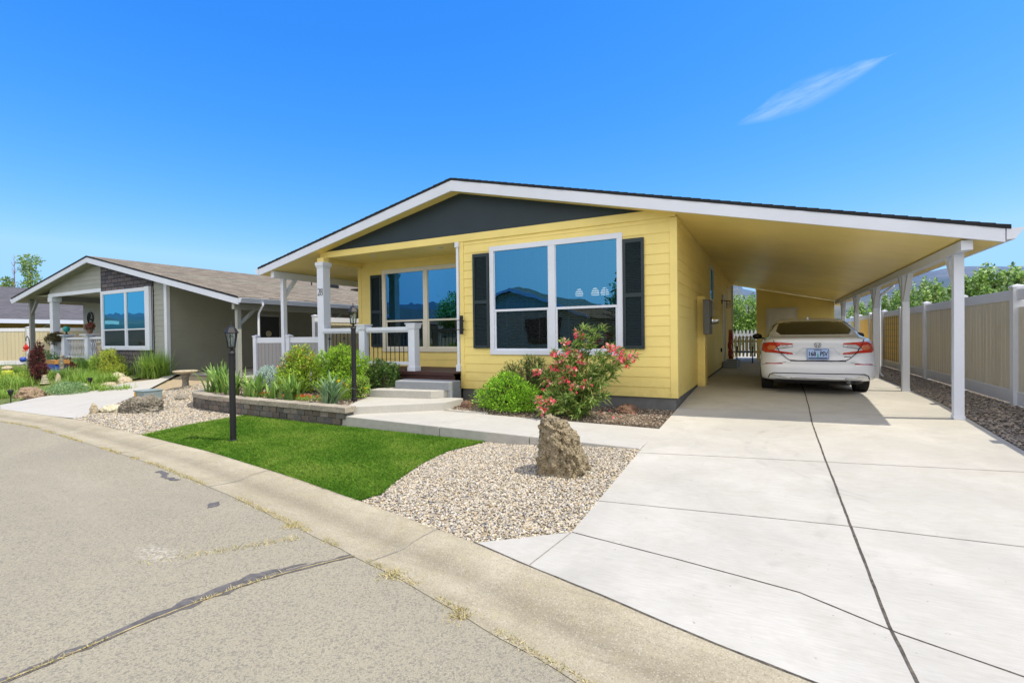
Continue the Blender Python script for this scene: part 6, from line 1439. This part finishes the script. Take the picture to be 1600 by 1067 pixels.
col=mixc(t_,ramp(t_,n1,.42,.58),(.17,.15,.085),(.035,.06,.035)); col=mixc(t_,ramp(t_,n2,.48,.6),col,(.035,.06,.035)); col=mixc(t_,ramp(t_,n3,.52,.62),col,mixc(t_,.6,col,(.02,.04,.02)))
vl=t_.nodes.new('ShaderNodeVectorMath'); vl.operation='LENGTH'; t_.links.new(p_,vl.inputs[0]); col=mixc(t_,ramp(t_,vl.outputs['Value'],100,1500),col,(.075,.14,.29))  # aerial haze painted into the hill colour, bluer with distance
finish(t_,col,.95)
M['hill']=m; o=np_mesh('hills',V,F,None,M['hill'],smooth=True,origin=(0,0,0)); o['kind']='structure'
SAT,VAL,HUE,SKY,SUNE=1.0,1.0,.5,.15,4.7
GRADE=((1.8,2.0),(1.03,.93),(1.15,.2)); SKY_FILL=(12.0,11.3,10.6)
# ------------------------------------------------------------------ world, sun, camera
w=bpy.data.worlds.new('World'); scene.world=w; w.use_nodes=True; t=w.node_tree; t.nodes.clear()
SUN=Vector((.54,.075,1)).normalized()
sky=t.nodes.new('ShaderNodeTexSky'); sky.sky_type='NISHITA'; sky.sun_disc=False; sky.sun_elevation=math.asin(SUN.z); sky.sun_rotation=math.atan2(SUN.x,SUN.y); sky.air_density=1.0; sky.dust_density=.25; sky.ozone_density=1.8; sky.altitude=400
tc=t.nodes.new('ShaderNodeTexCoord'); gen=tc.outputs['Generated']
def vdot(v):
    n=t.nodes.new('ShaderNodeVectorMath'); n.operation='DOT_PRODUCT'; t.links.new(gen,n.inputs[0]); n.inputs[1].default_value=v; return n.outputs['Value']
def mth(op,a,b=None,c=None):
    n=t.nodes.new('ShaderNodeMath'); n.operation=op
    for i,x in enumerate((a,b,c)):
        if x is None: continue
        if hasattr(x,'links'): t.links.new(x,n.inputs[i])
        else: n.inputs[i].default_value=x
    return n.outputs[0]
f_,yaw,pi_,ro=764.418568,.485115179,-.0119389,-.0123892
Fv=Vector((-math.sin(yaw)*math.cos(pi_),math.cos(yaw)*math.cos(pi_),math.sin(pi_))); r0=Vector((math.cos(yaw),math.sin(yaw),0)); u0=r0.cross(Fv)
Rv=r0*math.cos(ro)+u0*math.sin(ro); Uv=-r0*math.sin(ro)+u0*math.cos(ro)
def ray(u,v): return (Fv+Rv*(u-800)/f_-Uv*(v-533.5)/f_).normalized()
# a thin cirrus streak high in the sky, defined by world directions
A=ray(1155,195);B=ray(1410,78); mid=(A+B).normalized(); ax=(B-A).normalized(); nn=mid.cross(ax).normalized()
al=vdot(ax); ac=vdot(nn); hl=(B-A).length/2
nz=t.nodes.new('ShaderNodeTexNoise'); nz.inputs['Scale'].default_value=1; nz.inputs['Detail'].default_value=8; nz.inputs['Roughness'].default_value=.62; nz.inputs['Distortion'].default_value=.6
cb=t.nodes.new('ShaderNodeCombineXYZ'); t.links.new(mth('MULTIPLY',al,22),cb.inputs[0]); t.links.new(mth('MULTIPLY',ac,130),cb.inputs[1]); t.links.new(cb.outputs[0],nz.inputs['Vector'])
along=mth('DIVIDE',al,hl)                       # -1..1
wid=mth('MULTIPLY',mth('SUBTRACT',1,mth('POWER',mth('ABSOLUTE',mth('ADD',along,.12)),1.6)),.025)
wid=mth('MAXIMUM',wid,.0008)
prof_=mth('SUBTRACT',1,mth('DIVIDE',mth('ABSOLUTE',mth('ADD',ac,mth('MULTIPLY',mth('SUBTRACT',nz.outputs['Fac'],.5),.012))),wid))
mask=mth('MULTIPLY',mth('MINIMUM',mth('MAXIMUM',prof_,0),.6),mth('MULTIPLY',mth('MAXIMUM',mth('SUBTRACT',nz.outputs['Fac'],.22),0),1.7))
ends=mth('MAXIMUM',mth('SUBTRACT',1.05,mth('ABSOLUTE',along)),0)
mask=mth('MULTIPLY',mask,mth('MINIMUM',mth('MULTIPLY',ends,2.5),1))
mask=mth('MULTIPLY',mask,mth('GREATER_THAN',vdot(mid),.8))
hs=t.nodes.new('ShaderNodeHueSaturation'); hs.inputs['Saturation'].default_value=SAT; hs.inputs['Value'].default_value=VAL; hs.inputs['Hue'].default_value=HUE; t.links.new(sky.outputs[0],hs.inputs['Color'])
sc=t.nodes.new('ShaderNodeSeparateColor'); t.links.new(hs.outputs[0],sc.inputs[0]); cc=t.nodes.new('ShaderNodeCombineColor')
for i_,(k_,g_) in enumerate(GRADE): t.links.new(mth('MINIMUM',mth('MULTIPLY',mth('POWER',mth('MULTIPLY',sc.outputs[i_],.15),g_),k_/.15),(.40,.74,1.2)[i_]/.15),cc.inputs[i_])
# bright fill patch added to the sky behind the camera to lift the facade
fill_mask=mth('MINIMUM',mth('MAXIMUM',mth('DIVIDE',mth('SUBTRACT',vdot(Vector((.15,-.80,.60)).normalized()),.48),.40),0),1)
sb=t.nodes.new('ShaderNodeMix'); sb.data_type='RGBA'; t.links.new(fill_mask,sb.inputs[0]); t.links.new(cc.outputs[0],sb.inputs[6]); sb.inputs[7].default_value=tuple(SKY_FILL)+(1,)
cl=t.nodes.new('ShaderNodeMix'); cl.data_type='RGBA'; t.links.new(mth('MULTIPLY',mask,.78),cl.inputs[0]); t.links.new(sb.outputs[2],cl.inputs[6]); cl.inputs[7].default_value=(4.6,5.8,8.5,1)
bg=t.nodes.new('ShaderNodeBackground'); bg.inputs[1].default_value=SKY; t.links.new(cl.outputs[2],bg.inputs[0]); wo=t.nodes.new('ShaderNodeOutputWorld'); t.links.new(bg.outputs[0],wo.inputs[0])
sl=bpy.data.lights.new('sun','SUN'); sl.energy=SUNE; sl.angle=math.radians(.53); sl.color=(1,.91,.76); so=bpy.data.objects.new('sun',sl); COL.objects.link(so); so.rotation_euler=SUN.to_track_quat('Z','Y').to_euler(); so.location=(10,0,20)
cam=bpy.data.cameras.new('camera'); co=bpy.data.objects.new('camera',cam); COL.objects.link(co); cam.sensor_width=36; cam.lens=f_/1600*36; cam.clip_end=10000; cam.clip_start=.05
mw=Matrix((Rv,Uv,-Fv)).transposed().to_4x4(); mw.translation=Vector((0,0,1.15)); co.matrix_world=mw; scene.camera=co
scene.view_settings.view_transform='Standard'; scene.view_settings.look='None'; scene.view_settings.exposure=0; scene.view_settings.gamma=1
scene.render.engine='CYCLES'; scene.cycles.max_bounces=7; scene.cycles.transparent_max_bounces=12
